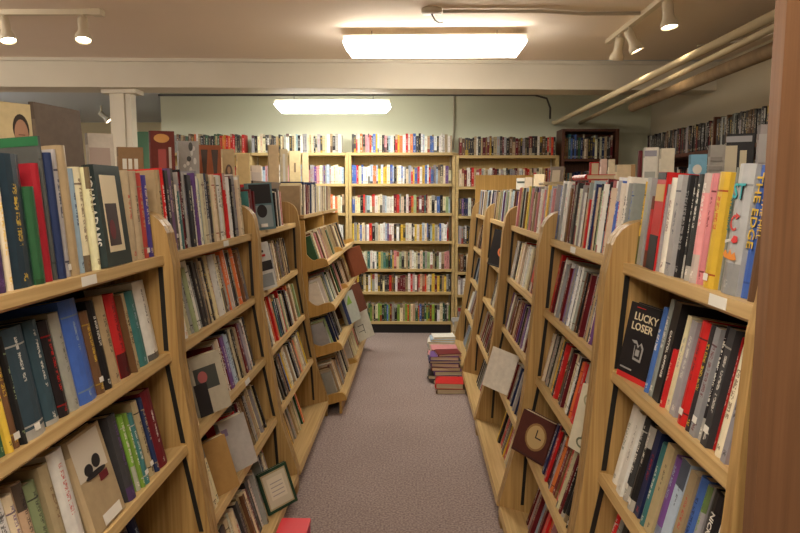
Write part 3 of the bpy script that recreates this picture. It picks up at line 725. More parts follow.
# back wall
PALS = ['wwwwccqabeoiyrkd', 'wwwwccqqabpoyrkde', 'wwwwccalbqrmkt', 'wwkqdpabyicrwcn', 'wwcckqetluygi', 'kmrwcquedyw', 'kmrwdcgqevb']
def backrow(n, i, fullness=1.0, pal=None, hs=(.165, .195)):
    x0, x1 = B_X[n]; z = BZ[i]-(.03 if n == 3 else 0)
    nm = ['farthest left back bookcase', 'left back bookcase', 'middle back bookcase', 'right back bookcase'][n]
    b = rnd_row(60, pal or PALS[i], *hs, .014, .032)
    return row('back', (1, 0, 0), (0, 1, 0), (0, 0, 1), (x0+.036, 6.77, z), (x1-x0-.072)*fullness, b, phi=0, inset=(.012, .03), fill=None, case=nm, shelf=(SN[:4]+['fifth shelf', 'sixth shelf', 'bottom shelf'])[i], group='books on the '+nm, hard=.1, gloss=.6, dmax=.14)
for n in (2, 3):
    for i in range(7): backrow(n, i, 1, None if n == 2 else ['krdkuqwmedk', 'rwqkcdemrq', 'pkdquwcn', 'kqdw', 'cqkwu', 'cqkw', 'kqw'][i])
for i in range(4): backrow(1, i, 1, ['wwcckwqdea', 'wcipacqq', 'wcoek', 'wwce'][i])
for i in range(2): backrow(0, i, 1, 'kdregoquwk')
def wallrow(z, y0, y1, pal, hlo, hhi):
    b = rnd_row(150, pal, hlo, hhi, .012, .03)
    row('wall', (0, -1, 0), (1, 0, 0), (0, 0, 1), (2.18, y1, z), y1-y0, b, fill=None, case='right wall bookcase', shelf='top shelf', group='books on the right wall bookcase', hard=.2, gloss=1, dmax=.15, inset=(.006, .016))
PW = 'kkkddddqqqumd'
wallrow(1.80, 4.89, 6.24, PW, .19, .215); wallrow(1.80, 3.47, 4.85, PW, .20, .225); wallrow(1.80, 2.04, 3.43, 'kdkgqln', .24, .26)
wallrow(1.45, 2.04, 6.20, 'eudckum', .18, .25)
for i in (0, 1, 2):
    row('corner', (1, 0, 0), (0, 1, 0), (0, 0, 1), (1.545, 6.79, CZS[i]), .51, rnd_row(40, 'knnqgtdcebumd', .20, .25, .014, .028), fill=None, case='corner bookcase', shelf=SN[i], group='books in the corner bookcase', hard=.3, gloss=1, dmax=.16)

# ------------------------------------------------------------------ books shown face out, and those on top
def faceout(M, w, h, t, c, label, decor=(), group=None, near_spine=True, hard=True, gloss=True, name='book', cat='book', page=None):
    """M: origin at the lower middle of the front cover; +x along the cover (viewer's right), +z up, -y towards the viewer."""
    col = CL[c][0] if isinstance(c, str) else c
    # book local: spine at y=0, thickness x, width y.  Cover faces -Y of M
    if near_spine:   # spine on viewer's left
        K = Matrix(((0, 1, 0, -w/2), (-1, 0, 0, t/2), (0, 0, 1, 0), (0, 0, 0, 1)))
    else:
        K = Matrix(((0, -1, 0, w/2), (1, 0, 0, t/2), (0, 0, 1, 0), (0, 0, 0, 1)))
    o = make_book(M @ K, t, h, w, col, col, .5, hard, gloss, label, group, name=name, cat=cat, page=page)
    Ki = K.inverted()
    lay = 0
    for dcr in decor:
        lay += 1; y = -.0003-.0007*lay
        kind = dcr[0]
        if kind == 'r':
            _, x0, z0, x1, z1, cc = dcr; bm = bmesh.new(); box(bm, (x0-.5)*w, (x1-.5)*w, y, y+.0006, z0*h, z1*h); bm.transform(Ki)
            obj('cover_panel', bm, flat(cc if not isinstance(cc, str) else CL[cc][0]), o)
        elif kind == 'e':
            _, cx, cz, rx, rz, cc = dcr; bm = bmesh.new(); ell(bm, (cx-.5)*w, cz*h, rx*w, rz*h, y+.0006, Ki)
            obj('cover_picture', bm, flat(cc if not isinstance(cc, str) else CL[cc][0]), o)
        elif kind == 'p':
            _, pts, cc = dcr; bm = bmesh.new(); prism(bm, [((a-.5)*w, b*h) for a, b in pts], 1, y, y+.0006, Ki)
            obj('cover_picture', bm, flat(cc if not isinstance(cc, str) else CL[cc][0]), o)
        elif kind == 't':
            _, cx, cz, s, sz, cc = dcr
            UP = Matrix(((1, 0, 0, (cx-.5)*w), (0, 0, -1, y), (0, 1, 0, cz*h), (0, 0, 0, 1)))
            put_text('cover_title', s, Ki @ UP, sz*h, CL[cc][0] if isinstance(cc, str) else cc, o)
        elif kind == 's':     # lettering along the spine
            _, z, s, sz, cc = dcr
            put_text('title', s, Matrix(((0, 1, 0, 0), (0, 0, -1, -.0006), (-1, 0, 0, z*h), (0, 0, 0, 1))), sz*h, CL[cc][0], o)
    return o
def face_shelf(side, XS, ZSS, TT, i, y, w, h, t, c, label, decor=(), inset=.02, turn=0, lean=6, near_spine=None, **k):
    """cover towards the aisle on shelf i, centred at y; turn swings it towards the camera"""
    s = -1 if side == 'left' else 1; T = R(TT[i])
    d = Vector((s*math.cos(T), 0, -math.sin(T))); u = Vector((s*math.sin(T), 0, math.cos(T))); a = Vector((0, 1, 0))
    x = a if s < 0 else -a
    P = Vector((s*XS[i], y, ZSS[i])) + d*inset + u*.0008
    M = Matrix(((x.x, d.x, u.x, P.x), (x.y, d.y, u.y, P.y), (x.z, d.z, u.z, P.z), (0, 0, 0, 1)))
    M = M @ Matrix.Rotation(R(turn)*s, 4, 'Z') @ Matrix.Rotation(-R(lean), 4, 'X')
    if near_spine is None: near_spine = s < 0
    nm = k.pop('case', None)
    cs = [CASES[g] for g in ((G1, G2, G3, G4, G5) if s < 0 else (H1, H2, H3, H4, H5))]
    for step in range(60):      # ease it out of anything it would cut into
        Mt = Matrix.Translation(u*(.0015*(step % 12)) - d*(.012*(step//12))) @ M
        V = [Mt @ Vector(p) for p in ((-w/2, 0, 0), (w/2, 0, 0), (w/2, t, 0), (-w/2, t, 0), (-w/2, 0, h), (w/2, 0, h), (w/2, t, h), (-w/2, t, h))]
        bv = BVHTree.FromPolygons(V, BOXF)
        if not any(bv.overlap(c_) for c_ in cs) and not any(bv.overlap(f[0]) for f in FACED): break
    M = Mt; FACED.append((bv, M.translation.copy()))
    return faceout(M, w, h, t, c, label, decor, near_spine=near_spine, **k)
# left, nearest case: book with a framed plate, spine to the camera
yJ = (y_at(107, -.777, 1.29)+y_at(133, -.777, 1.29))/2
face_shelf('left', LX, ZS, LT, 0, yJ, .15, .262, .03, (.03, .045, .045), 'dark green hardback lettered JOHN ADAMS, facing out on nearest left top shelf',
           (('r', .20, .14, .78, .90, 'c'), ('r', .24, .20, .66, .62, (.05, .03, .03)), ('e', .40, .36, .10, .10, 'm'), ('s', .55, 'JOHN ADAMS', .11, 'w')), inset=.012, lean=2)
yH = (y_at(107, -.709, .686)+y_at(131, -.709, .686))/2
face_shelf('left', LX, ZS, LT, 2, yH, .155, .235, .028, 'e', 'tan book with dark riders on its cover, nearest left third shelf',
           (('r', .06, .55, .9, .97, (.62, .56, .46)), ('e', .35, .62, .12, .06, 'k'), ('e', .6, .66, .12, .07, 'k'), ('e', .5, .55, .3, .03, 'k'), ('r', .55, .44, .8, .52, 'm'), ('r', .30, .03, .85, .14, 'w')), inset=.012, lean=3)
# second left
face_shelf('left', LX, ZS, LT, 2, L_Y[1][0]+.275, .130, .215, .032, (.40, .36, .28), 'beige book with dark photograph, pulled out on second left third shelf',
           (('r', .12, .42, .80, .80, (.05, .055, .05)), ('e', .35, .64, .14, .1, (.35, .1, .1)), ('r', .03, .0, .42, .55, 'k')), inset=.0, turn=45, lean=0)
face_shelf('left', LX, ZS, LT, 3, L_Y[1][0]+.46, .125, .21, .034, (.42, .40, .38), 'plain grey book facing out on the second left fourth shelf', (('r', .08, .72, .3, .85, (.2, .15, .25)),), inset=.0, turn=45, lean=0)
face_shelf('left', LX, ZS, LT, 3, L_Y[1][0]+.26, .10, .205, .03, (.36, .21, .075), 'tan box file facing out beside the plain grey book', (), inset=.01, turn=48, lean=0, name='box_file', cat='box file')
face_shelf('left', LX, ZS, LT, 4, L_Y[1][0]+.70, .145, .185, .018, (.02, .05, .03), 'dark green framed certificate leaning on second left bottom shelf',
           (('r', .09, .07, .91, .93, (.40, .34, .20)), ('r', .13, .11, .87, .89, (.55, .52, .40)), ('r', .24, .28, .76, .80, (.66, .62, .50)), ('r', .30, .36, .70, .38, 'q'), ('r', .30, .46, .70, .48, 'q'), ('r', .30, .56, .70, .58, 'q'), ('r', .30, .66, .70, .68, 'q')), inset=-.005, turn=52, lean=3, near_spine=True, name='framed_certificate', cat='picture frame')
# third left
face_shelf('left', LX, ZS, LT, 0, L_Y[2][0]+.24, .17, .24, .025, (.13, .22, .25), 'teal book with black portrait cover on third left top shelf',
           (('r', .08, .56, .92, .97, 'k'), ('r', .10, .05, .9, .52, (.28, .34, .36)), ('e', .5, .40, .2, .14, 'k'), ('r', .40, .06, .66, .13, 'w')), inset=.005, turn=35, lean=2)
face_shelf('left', LX, ZS, LT, 0, L_Y[2][0]+.49, .17, .245, .03, (.50, .03, .04), 'red book with dark portrait, behind the small books, third left top shelf',
           (('r', .05, .35, .80, .94, (.08, .06, .06)), ('e', .45, .74, .15, .12, (.40, .34, .30))), inset=.10, turn=40, lean=2)
face_shelf('left', LX, ZS, LT, 1, L_Y[2][0]+.17, .165, .24, .035, (.60, .60, .57), 'white book with black block and red lettering, third left second shelf',
           (('r', .22, .40, .98, .60, 'k'), ('r', .04, .06, .9, .33, (.25, .27, .28)), ('r', .10, .79, .70, .84, 'k'), ('r', .10, .70, .75, .75, 'r')), inset=-.01, turn=30, lean=2)
# nearest right
face_shelf('right', RX, ZS, RT, 1, 1.695, .12, .205, .026, 'k', 'black book lettered LUCKY LOSER at the far end, nearest right bookcase',
           (('r', .01, .0, .97, .07, 'r'), ('t', .58, .83, 'LUCKY', .14, 'c'), ('t', .52, .70, 'LOSER', .14, 'c'), ('r', .24, .945, .52, .955, 'r'),
            ('p', ((.30, .52), (.42, .48), (.44, .28), (.70, .27), (.72, .46), (.62, .52), (.55, .47), (.46, .53)), 'q'), ('p', ((.36, .49), (.45, .46), (.47, .31), (.66, .30), (.67, .45), (.6, .49), (.54, .44), (.48, .49)), 'k'), ('r', .50, .34, .62, .42, 'q'), ('r', .12, .13, .50, .15, 'q')), inset=.02, turn=20, lean=0, near_spine=False)
# second right
face_shelf('right', RX, ZS, RT, 3, 2.57, .165, .178, .036, (.09, .03, .025), 'brown book with a round clock face, second right fourth shelf',
           (('e', .56, .52, .30, .32, (.28, .16, .06)), ('e', .56, .52, .25, .27, (.50, .36, .17)), ('r', .55, .50, .72, .53, 'k'), ('r', .55, .50, .58, .70, 'k'), ('r', .05, .03, .95, .06, (.05, .02, .02))), inset=-.02, turn=45, lean=3, near_spine=False)
face_shelf('right', RX, ZS, RT, 2, 1.905, .10, .205, .018, (.56, .52, .40), 'cream cover with a sketched key, second right third shelf',
           (('e', .5, .16, .22, .08, (.12, .13, .08)), ('e', .5, .16, .14, .05, (.52, .48, .37)), ('r', .46, .22, .54, .60, (.12, .13, .08)), ('r', .54, .50, .72, .58, (.12, .13, .08)), ('e', .45, .80, .25, .10, (.30, .30, .20)), ('e', .45, .80, .18, .07, (.52, .48, .37))), inset=-.03, turn=30, lean=0, near_spine=False)
# third right
face_shelf('right', RX, ZS, RT, 3, 3.47, .165, .225, .006, (.85, .82, .74), 'blank cream sheet of card leaning out, third right fourth shelf', (), inset=-.04, turn=55, lean=0, near_spine=False, hard=False, gloss=False, name='card_sheet', cat='card')
# fourth right
face_shelf('right', RX, ZS, RT, 1, 4.32, .20, .245, .03, 'k', 'black book with orange ring facing out, fourth right second shelf',
           (('e', .68, .42, .26, .14, 'o'), ('e', .68, .42, .17, .08, 'u'), ('r', .05, .02, .95, .05, 'd')), inset=-.01, turn=30, lean=2, near_spine=False)
# scalloped cases: brown leather books pulled out
face_shelf('left', SX, SZ, ST, 2, S_Y[1][0]+.72, .20, .25, .05, (.22, .065, .03), 'brown leather book pulled out high on the farther scalloped bookcase', (), inset=-.05, turn=35, lean=0)
face_shelf('left', SX, SZ, ST, 3, S_Y[0][0]+.80, .18, .24, .04, (.40, .42, .36), 'pale book with green triangle on the nearer scalloped bookcase', (('p', ((.3, .6), (.6, .9), (.7, .6)), 'v'), ('r', .0, .0, .22, 1, 'n')), inset=-.02, turn=30, lean=0)
face_shelf('left', SX, SZ, ST, 3, S_Y[1][0]+.30, .16, .24, .045, (.14, .05, .03), 'dark brown leather book pulled out on the farther scalloped bookcase', (), inset=-.04, turn=35, lean=0)
face_shelf('left', SX, SZ, ST, 4, S_Y[1][0]+.80, .22, .27, .04, (.52, .49, .40), 'grey white book pulled far out at the end of scalloped bottom shelf', (('r', .2, .3, .5, .32, 'k'), ('r', .2, .5, .55, .52, 'k'), ('r', .5, .2, .53, .5, 'k')), inset=-.02, turn=40, lean=2)


# ------------------------------------------------------------------ keep the shelved books clear of one another
def spec_bvh(sp, M=None):
    t, h, w = sp['t']/2-.0004, sp['h'], sp['w']; M = M or sp['M']
    V = [M @ Vector(p) for p in ((-t, .0, .0004), (t, .0, .0004), (t, w, .0004), (-t, w, .0004), (-t, .0, h), (t, .0, h), (t, w, h), (-t, w, h))]
    return BVHTree.FromPolygons(V, BOXF)
_keep = []
_byshelf = {}
n_drop = 0
for sp in BOOKS:
    case = CASES.get(sp['case']); ok = False
    near = [f for f in FACED if (f[1]-sp['M'].translation).length < .45]
    mates = _byshelf.setdefault((sp['case'], sp['shelf']), [])
    d = sp['M'].to_3x3() @ Vector((0, 1, 0)); u = sp['M'].to_3x3() @ Vector((0, 0, 1))
    for push, lift in ((0, 0), (0, .002), (0, .004), (.02, 0), (.04, .002), (.06, .002), (.08, .002), (0, .007), (.03, .007)):
        M = Matrix.Translation(d*push+u*lift) @ sp['M']; bv = spec_bvh(sp, M)
        if case and bv.overlap(case): continue
        if any(bv.overlap(f[0]) for f in near): continue
        if any(bv.overlap(m) for m in mates[-4:]): continue
        ok = True; break
    if ok: sp['M'] = M; mates.append(bv); _keep.append(sp)
    else: n_drop += 1
_ids = set(id(k) for k in _keep)
print('shelved', len(BOOKS), 'left out', n_drop)
BOOKS = _keep

# ------------------------------------------------------------------ which shelved books show largest
def area(sp):
    P = [sp['M'] @ Vector(p) for p in ((-sp['t']/2, 0, 0), (sp['t']/2, 0, 0), (sp['t']/2, 0, sp['h']), (-sp['t']/2, 0, sp['h']))]
    Q = [pix(p) for p in P]
    if any(q is None for q in Q): return 0
    C = [(min(800, max(0, q[0])), min(533, max(0, q[1]))) for q in Q]
    a = abs(sum(C[i][0]*C[(i+1) % 4][1]-C[(i+1) % 4][0]*C[i][1] for i in range(4)))/2
    mx = sum(q[0] for q in Q)/4
    if sp['where'] == 'right' and Q[0][1] > 0:
        if mx > 776: return 0
    return a
for sp in BOOKS: sp['area'] = area(sp)
INDIV = 285
vis = sorted([s for s in BOOKS if s['area'] > 1.5], key=lambda s: -s['area'])
top = set(id(s) for s in vis[:INDIV])

def spine_extras(o, sp):
    t, h = sp['t'], sp['h']
    ST_M = lambda x, z, y=-.0006: Matrix(((0, 1, 0, x), (0, 0, -1, y), (-1, 0, 0, z), (0, 0, 0, 1)))     # reads from the head down
    if sp.get('title'):
        put_text('title', sp['title'], ST_M(0, h*sp.get('tz', .5)), sp['tsize'], CL[sp.get('tcol') or sp['a']][0] if sp.get('tcol') != 'W' else CL['w'][0], o)
    if sp.get('art') == 'jaws':
        UP = Matrix(((1, 0, 0, 0), (0, 0, -1, 0), (0, 1, 0, 0), (0, 0, 0, 1)))
        put_text('title', 'ST', Matrix.Translation((0, -.0008, h*.78)) @ UP, t*.72, CL['k'][0], o)
        put_text('title', 'ST', Matrix.Translation((-t*.02, -.0016, h*.785)) @ UP, t*.68, (.03, .38, .42), o)
        I = Matrix.Identity(4)
        bm = bmesh.new()      # curling arrow
        pts = [(t*.22*math.cos(a), h*.55+t*.22*math.sin(a)) for a in [R(70+k*20) for k in range(13)]]
        for k in range(12):
            (xa, za), (xb, zb) = pts[k], pts[k+1]
            d = Vector((xb-xa, zb-za)).normalized(); n_ = Vector((-d.y, d.x))*t*.035
            prism(bm, [(xa-n_.x, za-n_.y), (xb-n_.x, zb-n_.y), (xb+n_.x, zb+n_.y), (xa+n_.x, za+n_.y)], 1, -.0012, -.0004)
        prism(bm, [(t*.02, h*.55+t*.32), (t*.27, h*.55+t*.22), (t*.06, h*.55+t*.1)], 1, -.0012, -.0004)
        obj('printed_arrow', bm, flat((.6, .05, .04)), o)
        bm = bmesh.new(); prism(bm, [(-t*.05, h*.41), (t*.1, h*.455), (t*.32, h*.45), (t*.36, h*.41), (t*.14, h*.395)], 1, -.0012, -.0004)
        obj('printed_cap', bm, flat((.7, .03, .03)), o)
        bm = bmesh.new(); prism(bm, [(-t*.42, h*.41), (-t*.06, h*.428), (-t*.06, h*.408), (-t*.4, h*.385)], 1, -.0012, -.0004)
        obj('printed_cap_brim', bm, flat((.7, .68, .62)), o)
        bm = bmesh.new(); prism(bm, [(-t*.42, h*.30), (-t*.3, h*.335), (-t*.12, h*.30), (0, h*.345), (t*.12, h*.305), (t*.3, h*.33), (t*.44, h*.275), (t*.2, h*.265), (-t*.3, h*.275)], 1, -.0012, -.0004)
        obj('printed_figure', bm, flat((.72, .25, .03)), o)
    if sp.get('art') == 'greenhead':
        obj('cover_band', bx(-t/2-.0009, -t/2-.0001, .001, sp['w']-.001, h*.935, h*.998), flat((.02, .13, .05)), o)
    if sp.get('art') == 'cap':
        for z0, z1, c in ((.0, .36, CL['k'][0]), (.70, .88, (.55, .36, .12)), (.92, 1, CL['k'][0])):
            obj('spine_band', bx(-t*.46, t*.46, -.0012, .0012, h*z0+.001, h*z1-.001), flat(c), o)
    if sp.get('art') == 'stripes':
        for z0, z1, c in ((0, .10, (.9, .10, .03)), (.14, .34, CL['w'][0]), (.52, .72, CL['w'][0]), (.80, .97, CL['c'][0])):
            obj('spine_band', bx(-t*.44, t*.44, -.0012, .0012, h*z0+.008, h*z1), flat(c), o)
THK = lambda t: 'slim' if t < .016 else 'thick' if t > .034 else ''
stuff = BB()
n_ind = 0
def from_far(sp):
    r = sp['row']; k = r.index(sp)
    return k+1 if sp['where'] in ('right', 'wall') else len(r)-k
for sp in BOOKS:
    M, t, h, w = sp['M'], sp['t'], sp['h'], sp['w']
    if id(sp) in top:
        n_ind += 1
        same = [s for s in BOOKS if s['case'] == sp['case'] and s['shelf'] == sp['shelf']]
        ys = sorted(same, key=lambda s: -(s['M'].translation.y) if s['where'] != 'back' else s['M'].translation.x)
        k = ys.index(sp)+1
        kin = 'hardback' if sp['hard'] else 'paperback'
        end = 'from the far end' if sp['where'] != 'back' else 'from the left'
        lab = ' '.join(f"{THK(t)} {CL[sp['c']][1]} {kin}, {ordinal(k)} {end}, {sp['case']} {sp['shelf']}".split())
        st = None
        if sp['area'] > 260 and sp['seed'] > .72 and not sp.get('art') and sp['t'] > .012: st = (h*random.uniform(.05, .16), min(.014, h*.06))
        seed = sp['seed']
        o = make_book(M, t, h, w, sp['col'], sp['acc'] if not sp.get('plain') else sp['col'], seed, sp['hard'], sp['gloss'], lab, sp['group'], sticker=st)
        spine_extras(o, sp)
    else:
        c, a, s_ = sp['col'], sp['acc'], sp['seed']
        pc = tuple(v*random.uniform(.85, 1.05) for v in (.62, .52, .36))
        V = lambda x, y, z: M @ Vector((x, y, z))
        x0, x1 = -t/2, t/2
        e = .002
        stuff.face([V(x0, 0, 0), V(x1, 0, 0), V(x1, 0, h), V(x0, 0, h)], c, a, s_, [(0, 0), (1, 0), (1, 1), (0, 1)], t/h)
        stuff.face([V(x1, 0, 0), V(x1, w, 0), V(x1, w, h), V(x1, 0, h)], c, a, s_)
        stuff.face([V(x0, w, 0), V(x0, 0, 0), V(x0, 0, h), V(x0, w, h)], c, a, s_)
        stuff.face([V(x0, 0, h), V(x1, 0, h), V(x1, .004, h), V(x0, .004, h)], c, a, s_)
        stuff.face([V(x0, .004, h), V(x1, .004, h), V(x1, w, h), V(x0, w, h)], pc, a, s_)
        stuff.face([V(x1, w, 0), V(x0, w, 0), V(x0, w, h), V(x1, w, h)], pc, a, s_)
        stuff.face([V(x0, 0, 0), V(x0, w, 0), V(x1, w, 0), V(x1, 0, 0)], c, a, s_)
tag(stuff.build('small_books', M_gloss, weld=False), 'rows of small distant books on the back wall and far shelves', 'books', kind='stuff')

# ------------------------------------------------------------------ books standing on top
def on_top(side, px0, px1, py, X, zb, c, label, decor=(), yaw=25, t=.03, lean=3, **k):
    k.setdefault('gloss', False)
    """book standing on the rear ledge, cover turned yaw degrees from the camera towards the aisle; size from the spot it fills"""
    s = -1 if side == 'left' else 1
    cx = (px0+px1)/2; y = y_at(cx, s*X, 1.55); psi = R(yaw)
    w = (px1-px0)*y/F/(math.cos(psi)+math.sin(psi)*X/y)
    zt = H+(193-py)*y/F; h = zt-zb
    M = Matrix.Translation((s*X, y, zb+.0012+t*math.sin(R(lean)))) @ Matrix.Rotation(psi*(1 if s < 0 else -1), 4, 'Z') @ Matrix.Rotation(-R(lean), 4, 'X')
    for step in range(40):
        Mt = Matrix.Translation((s*.01*(step//8), 0, .001*(step % 8))) @ M
        bv = BVHTree.FromPolygons([Mt @ Vector(p) for p in ((-w/2, 0, 0), (w/2, 0, 0), (w/2, t, 0), (-w/2, t, 0), (-w/2, 0, h), (w/2, 0, h), (w/2, t, h), (-w/2, t, h))], BOXF)
        if not any(bv.overlap(c_) for c_ in CASES.values()) and not any(bv.overlap(f[0]) for f in FACED): break
    FACED.append((bv, Mt.translation.copy()))
    return faceout(Mt, w, h, t, c, label, decor, **k)
TG = 'books standing on top of the left bookcases'; TG2 = 'books standing on top of the right bookcases'
LT_Z, RT_Z = 1.426, 1.406
on_top('left', -4, 38, 104, 1.20, LT_Z, (.60, .50, .30), 'cream book with a man portrait, standing top left', (('e', .72, .76, .20, .14, (.05, .04, .035)), ('e', .72, .71, .17, .14, (.42, .24, .16)), ('r', .64, .70, .80, .71, (.2, .1, .07)), ('r', .69, .64, .75, .65, (.25, .1, .08)), ('r', .52, .3, .9, .56, (.12, .12, .14))), yaw=60, group=TG, near_spine=True)
on_top('left', 42, 89, 108, 1.27, LT_Z, (.17, .13, .10), 'large plain grey brown board standing on the left bookcases', (), yaw=82, t=.02, group=TG, name='board', cat='board')
on_top('left', 89, 117, 134, 1.25, LT_Z, (.62, .58, .52), 'white photo book leaning on top beside the grey board', (('r', .1, .1, .85, .8, (.45, .36, .32)),), yaw=35, lean=8, group=TG)
on_top('left', 117, 144, 148, 1.2, LT_Z, (.30, .18, .09), 'brown album with three pale windows standing on left bookcases', (('r', .22, .62, .38, .80, 'w'), ('r', .44, .62, .58, .80, 'w'), ('r', .66, .62, .80, .80, 'w')), yaw=20, group=TG)
on_top('left', 150, 176, 132, 1.12, LT_Z, (.17, .03, .02), 'dark red book with glowing candles cover on left bookcases', (('e', .5, .90, .3, .06, (.65, .30, .05)), ('e', .25, .25, .2, .09, (.6, .18, .04)), ('e', .75, .12, .2, .06, (.65, .3, .06)), ('r', .35, .35, .66, .75, (.36, .03, .02)), ('r', .76, .35, .86, .78, (.5, .42, .36))), yaw=20, group=TG)
on_top('left', 178, 200, 142, 1.12, LT_Z, (.42, .42, .42), 'silver grey patterned book on top, right of the candles book', tuple(('e', random.uniform(.15, .85), random.uniform(.08, .92), random.uniform(.05, .12), random.uniform(.03, .07), (.06, .06, .06) if k % 2 else (.75, .75, .74)) for k in range(18)), yaw=20, group=TG)
on_top('left', 199, 222, 146, 1.12, LT_Z, (.40, .13, .06), 'orange brown book with dark tapered panels on left bookcases', (('p', ((.12, .92), (.42, .92), (.34, .5), (.2, .5)), (.06, .03, .02)), ('p', ((.58, .92), (.88, .92), (.8, .5), (.66, .5)), (.06, .03, .02)), ('r', .1, .32, .9, .36, 'c'), ('r', .1, .24, .9, .28, 'c')), yaw=20, group=TG)
on_top('left', 222, 235.5, 150, 1.12, LT_Z, (.66, .55, .34), 'cream book with small oval portrait on left bookcases', (('e', .55, .55, .28, .16, (.16, .12, .10)), ('e', .55, .6, .12, .07, (.55, .36, .22))), yaw=20, group=TG)
on_top('left', 237, 250, 154.5, 1.12, LT_Z, (.62, .47, .24), 'yellowed blank book, right of the oval portrait book', (), yaw=20, group=TG)
on_top('left', 251, 262, 166, 1.12, LT_Z, (.60, .50, .40), 'pale pink book on top, left of the beige volumes', (('r', .1, .2, .9, .8, (.5, .42, .36)),), yaw=20, group=TG)
on_top('left', 268, 279, 146, 1.10, LT_Z, (.42, .30, .17), 'tall beige box book, first of the beige volumes on top', (), yaw=10, t=.08, group=TG)
on_top('left', 280, 288, 150, 1.10, LT_Z, (.55, .46, .30), 'cream volume between the two beige volumes on top', (('r', .4, .1, .7, .9, (.62, .6, .55)),), yaw=10, t=.08, group=TG)
on_top('left', 289, 301, 152, 1.13, LT_Z, (.46, .36, .20), 'beige volume with dark tear, third of the beige volumes', (('r', .45, .55, .6, .75, (.15, .1, .06)),), yaw=10, t=.08, group=TG)
on_top('left', 302, 309, 154, 1.10, 1.30, (.42, .33, .19), 'narrow beige volume, last of the beige volumes', (), yaw=10, t=.05, group=TG)
on_top('right', 588.5, 598, 163, .93, RT_Z, 'r', 'red edged book with pages showing on right bookcases', (('r', .28, .01, .98, .97, (.62, .52, .36)),), yaw=20, group=TG2)
on_top('right', 599, 606, 160, .93, RT_Z, (.74, .54, .50), 'pink thin book on top, right of red edged book', (), yaw=20, group=TG2)
on_top('right', 607, 614, 160.5, .93, RT_Z, (.80, .70, .52), 'narrow cream book on top, right of the pink one', (), yaw=20, group=TG2)
on_top('right', 615, 635, 166, .93, RT_Z, (.80, .66, .44), 'thick cream book block with tan side on right bookcases', (('r', .78, 0, 1, 1, (.50, .30, .12)),), yaw=15, t=.05, group=TG2)
on_top('right', 637, 641.5, 152, .93, RT_Z, 'm', 'slim maroon book on top, left of white pictured book', (), yaw=20, group=TG2)
on_top('right', 642, 657, 149, .93, RT_Z, (.80, .78, .72), 'white book with faint grey picture on right bookcases', (('r', .15, .25, .85, .62, (.42, .44, .42)), ('r', .1, .86, .9, .95, (.3, .3, .38))), yaw=25, group=TG2)
on_top('right', 658, 673, 150, .93, RT_Z, (.76, .70, .56), 'cream blank book on top, right of white pictured book', (), yaw=25, group=TG2)
on_top('right', 688, 706, 156, .95, RT_Z, (.22, .48, .68), 'sky blue book with brown hill on right bookcases', (('p', ((.35, 0), (1, 0), (1, .4), (.7, .45)), (.30, .17, .08)), ('r', .08, .34, .34, .5, (.65, .62, .12)), ('e', .5, .75, .25, .08, 'w')), yaw=25, group=TG2)
on_top('right', 706.5, 724, 147, .93, RT_Z, (.36, .34, .31), 'grey newsprint patterned book, right of the sky blue one', tuple(('r', .1+.1*(k % 2), .12+.13*k, .85, .18+.13*k, (.24, .22, .20)) for k in range(6)), yaw=30, group=TG2)
on_top('right', 724.5, 752, 136, .93, RT_Z, (.03, .03, .035), 'black book with cream panels in plastic on right bookcases', (('r', .0, .0, .42, .86, (.52, .46, .33)), ('r', .52, .0, .76, .80, (.5, .44, .30)), ('r', 0, .9, .92, .97, (.3, .3, .32))), yaw=30, group=TG2)
on_top('right', 755, 778, 127, .93, RT_Z, (.34, .31, .31), 'grey plastic wrapped book at the brown panel', (('r', .1, .1, .9, .45, (.5, .14, .16)), ('r', .1, .6, .9, .9, (.42, .40, .40))), yaw=30, group=TG2)
on_top('right', 547, 561, 167, .88, RT_Z, (.13, .10, .08), 'dark leaning book between the top books, second right bookcase', (('r', .2, .1, .75, .9, (.34, .28, .20)),), yaw=30, lean=14, group=TG2)
on_top('right', 533, 544, 175, .88, RT_Z, (.76, .64, .44), 'cream book standing on top above third right bookcase', (), yaw=20, t=.05, group=TG2)
on_top('right', 524, 532, 178, .88, RT_Z, (.56, .46, .34), 'tan book on top, left of the cream book', (), yaw=20, t=.05, group=TG2)
on_top('right', 516, 526.5, 178.5, .88, RT_Z, (.72, .70, .62), 'white card with dark bar standing above third right bookcase', (('r', .1, .78, .8, .86, (.08, .1, .08)), ('r', .45, .1, .7, .6, (.55, .2, .1))), yaw=15, group=TG2)
on_top('right', 499.5, 506, 184, .88, RT_Z, (.50, .38, .20), 'small tan block book standing above fourth right bookcase', (('r', 0, 0, .3, 1, (.16, .11, .06)),), yaw=15, t=.05, group=TG2)

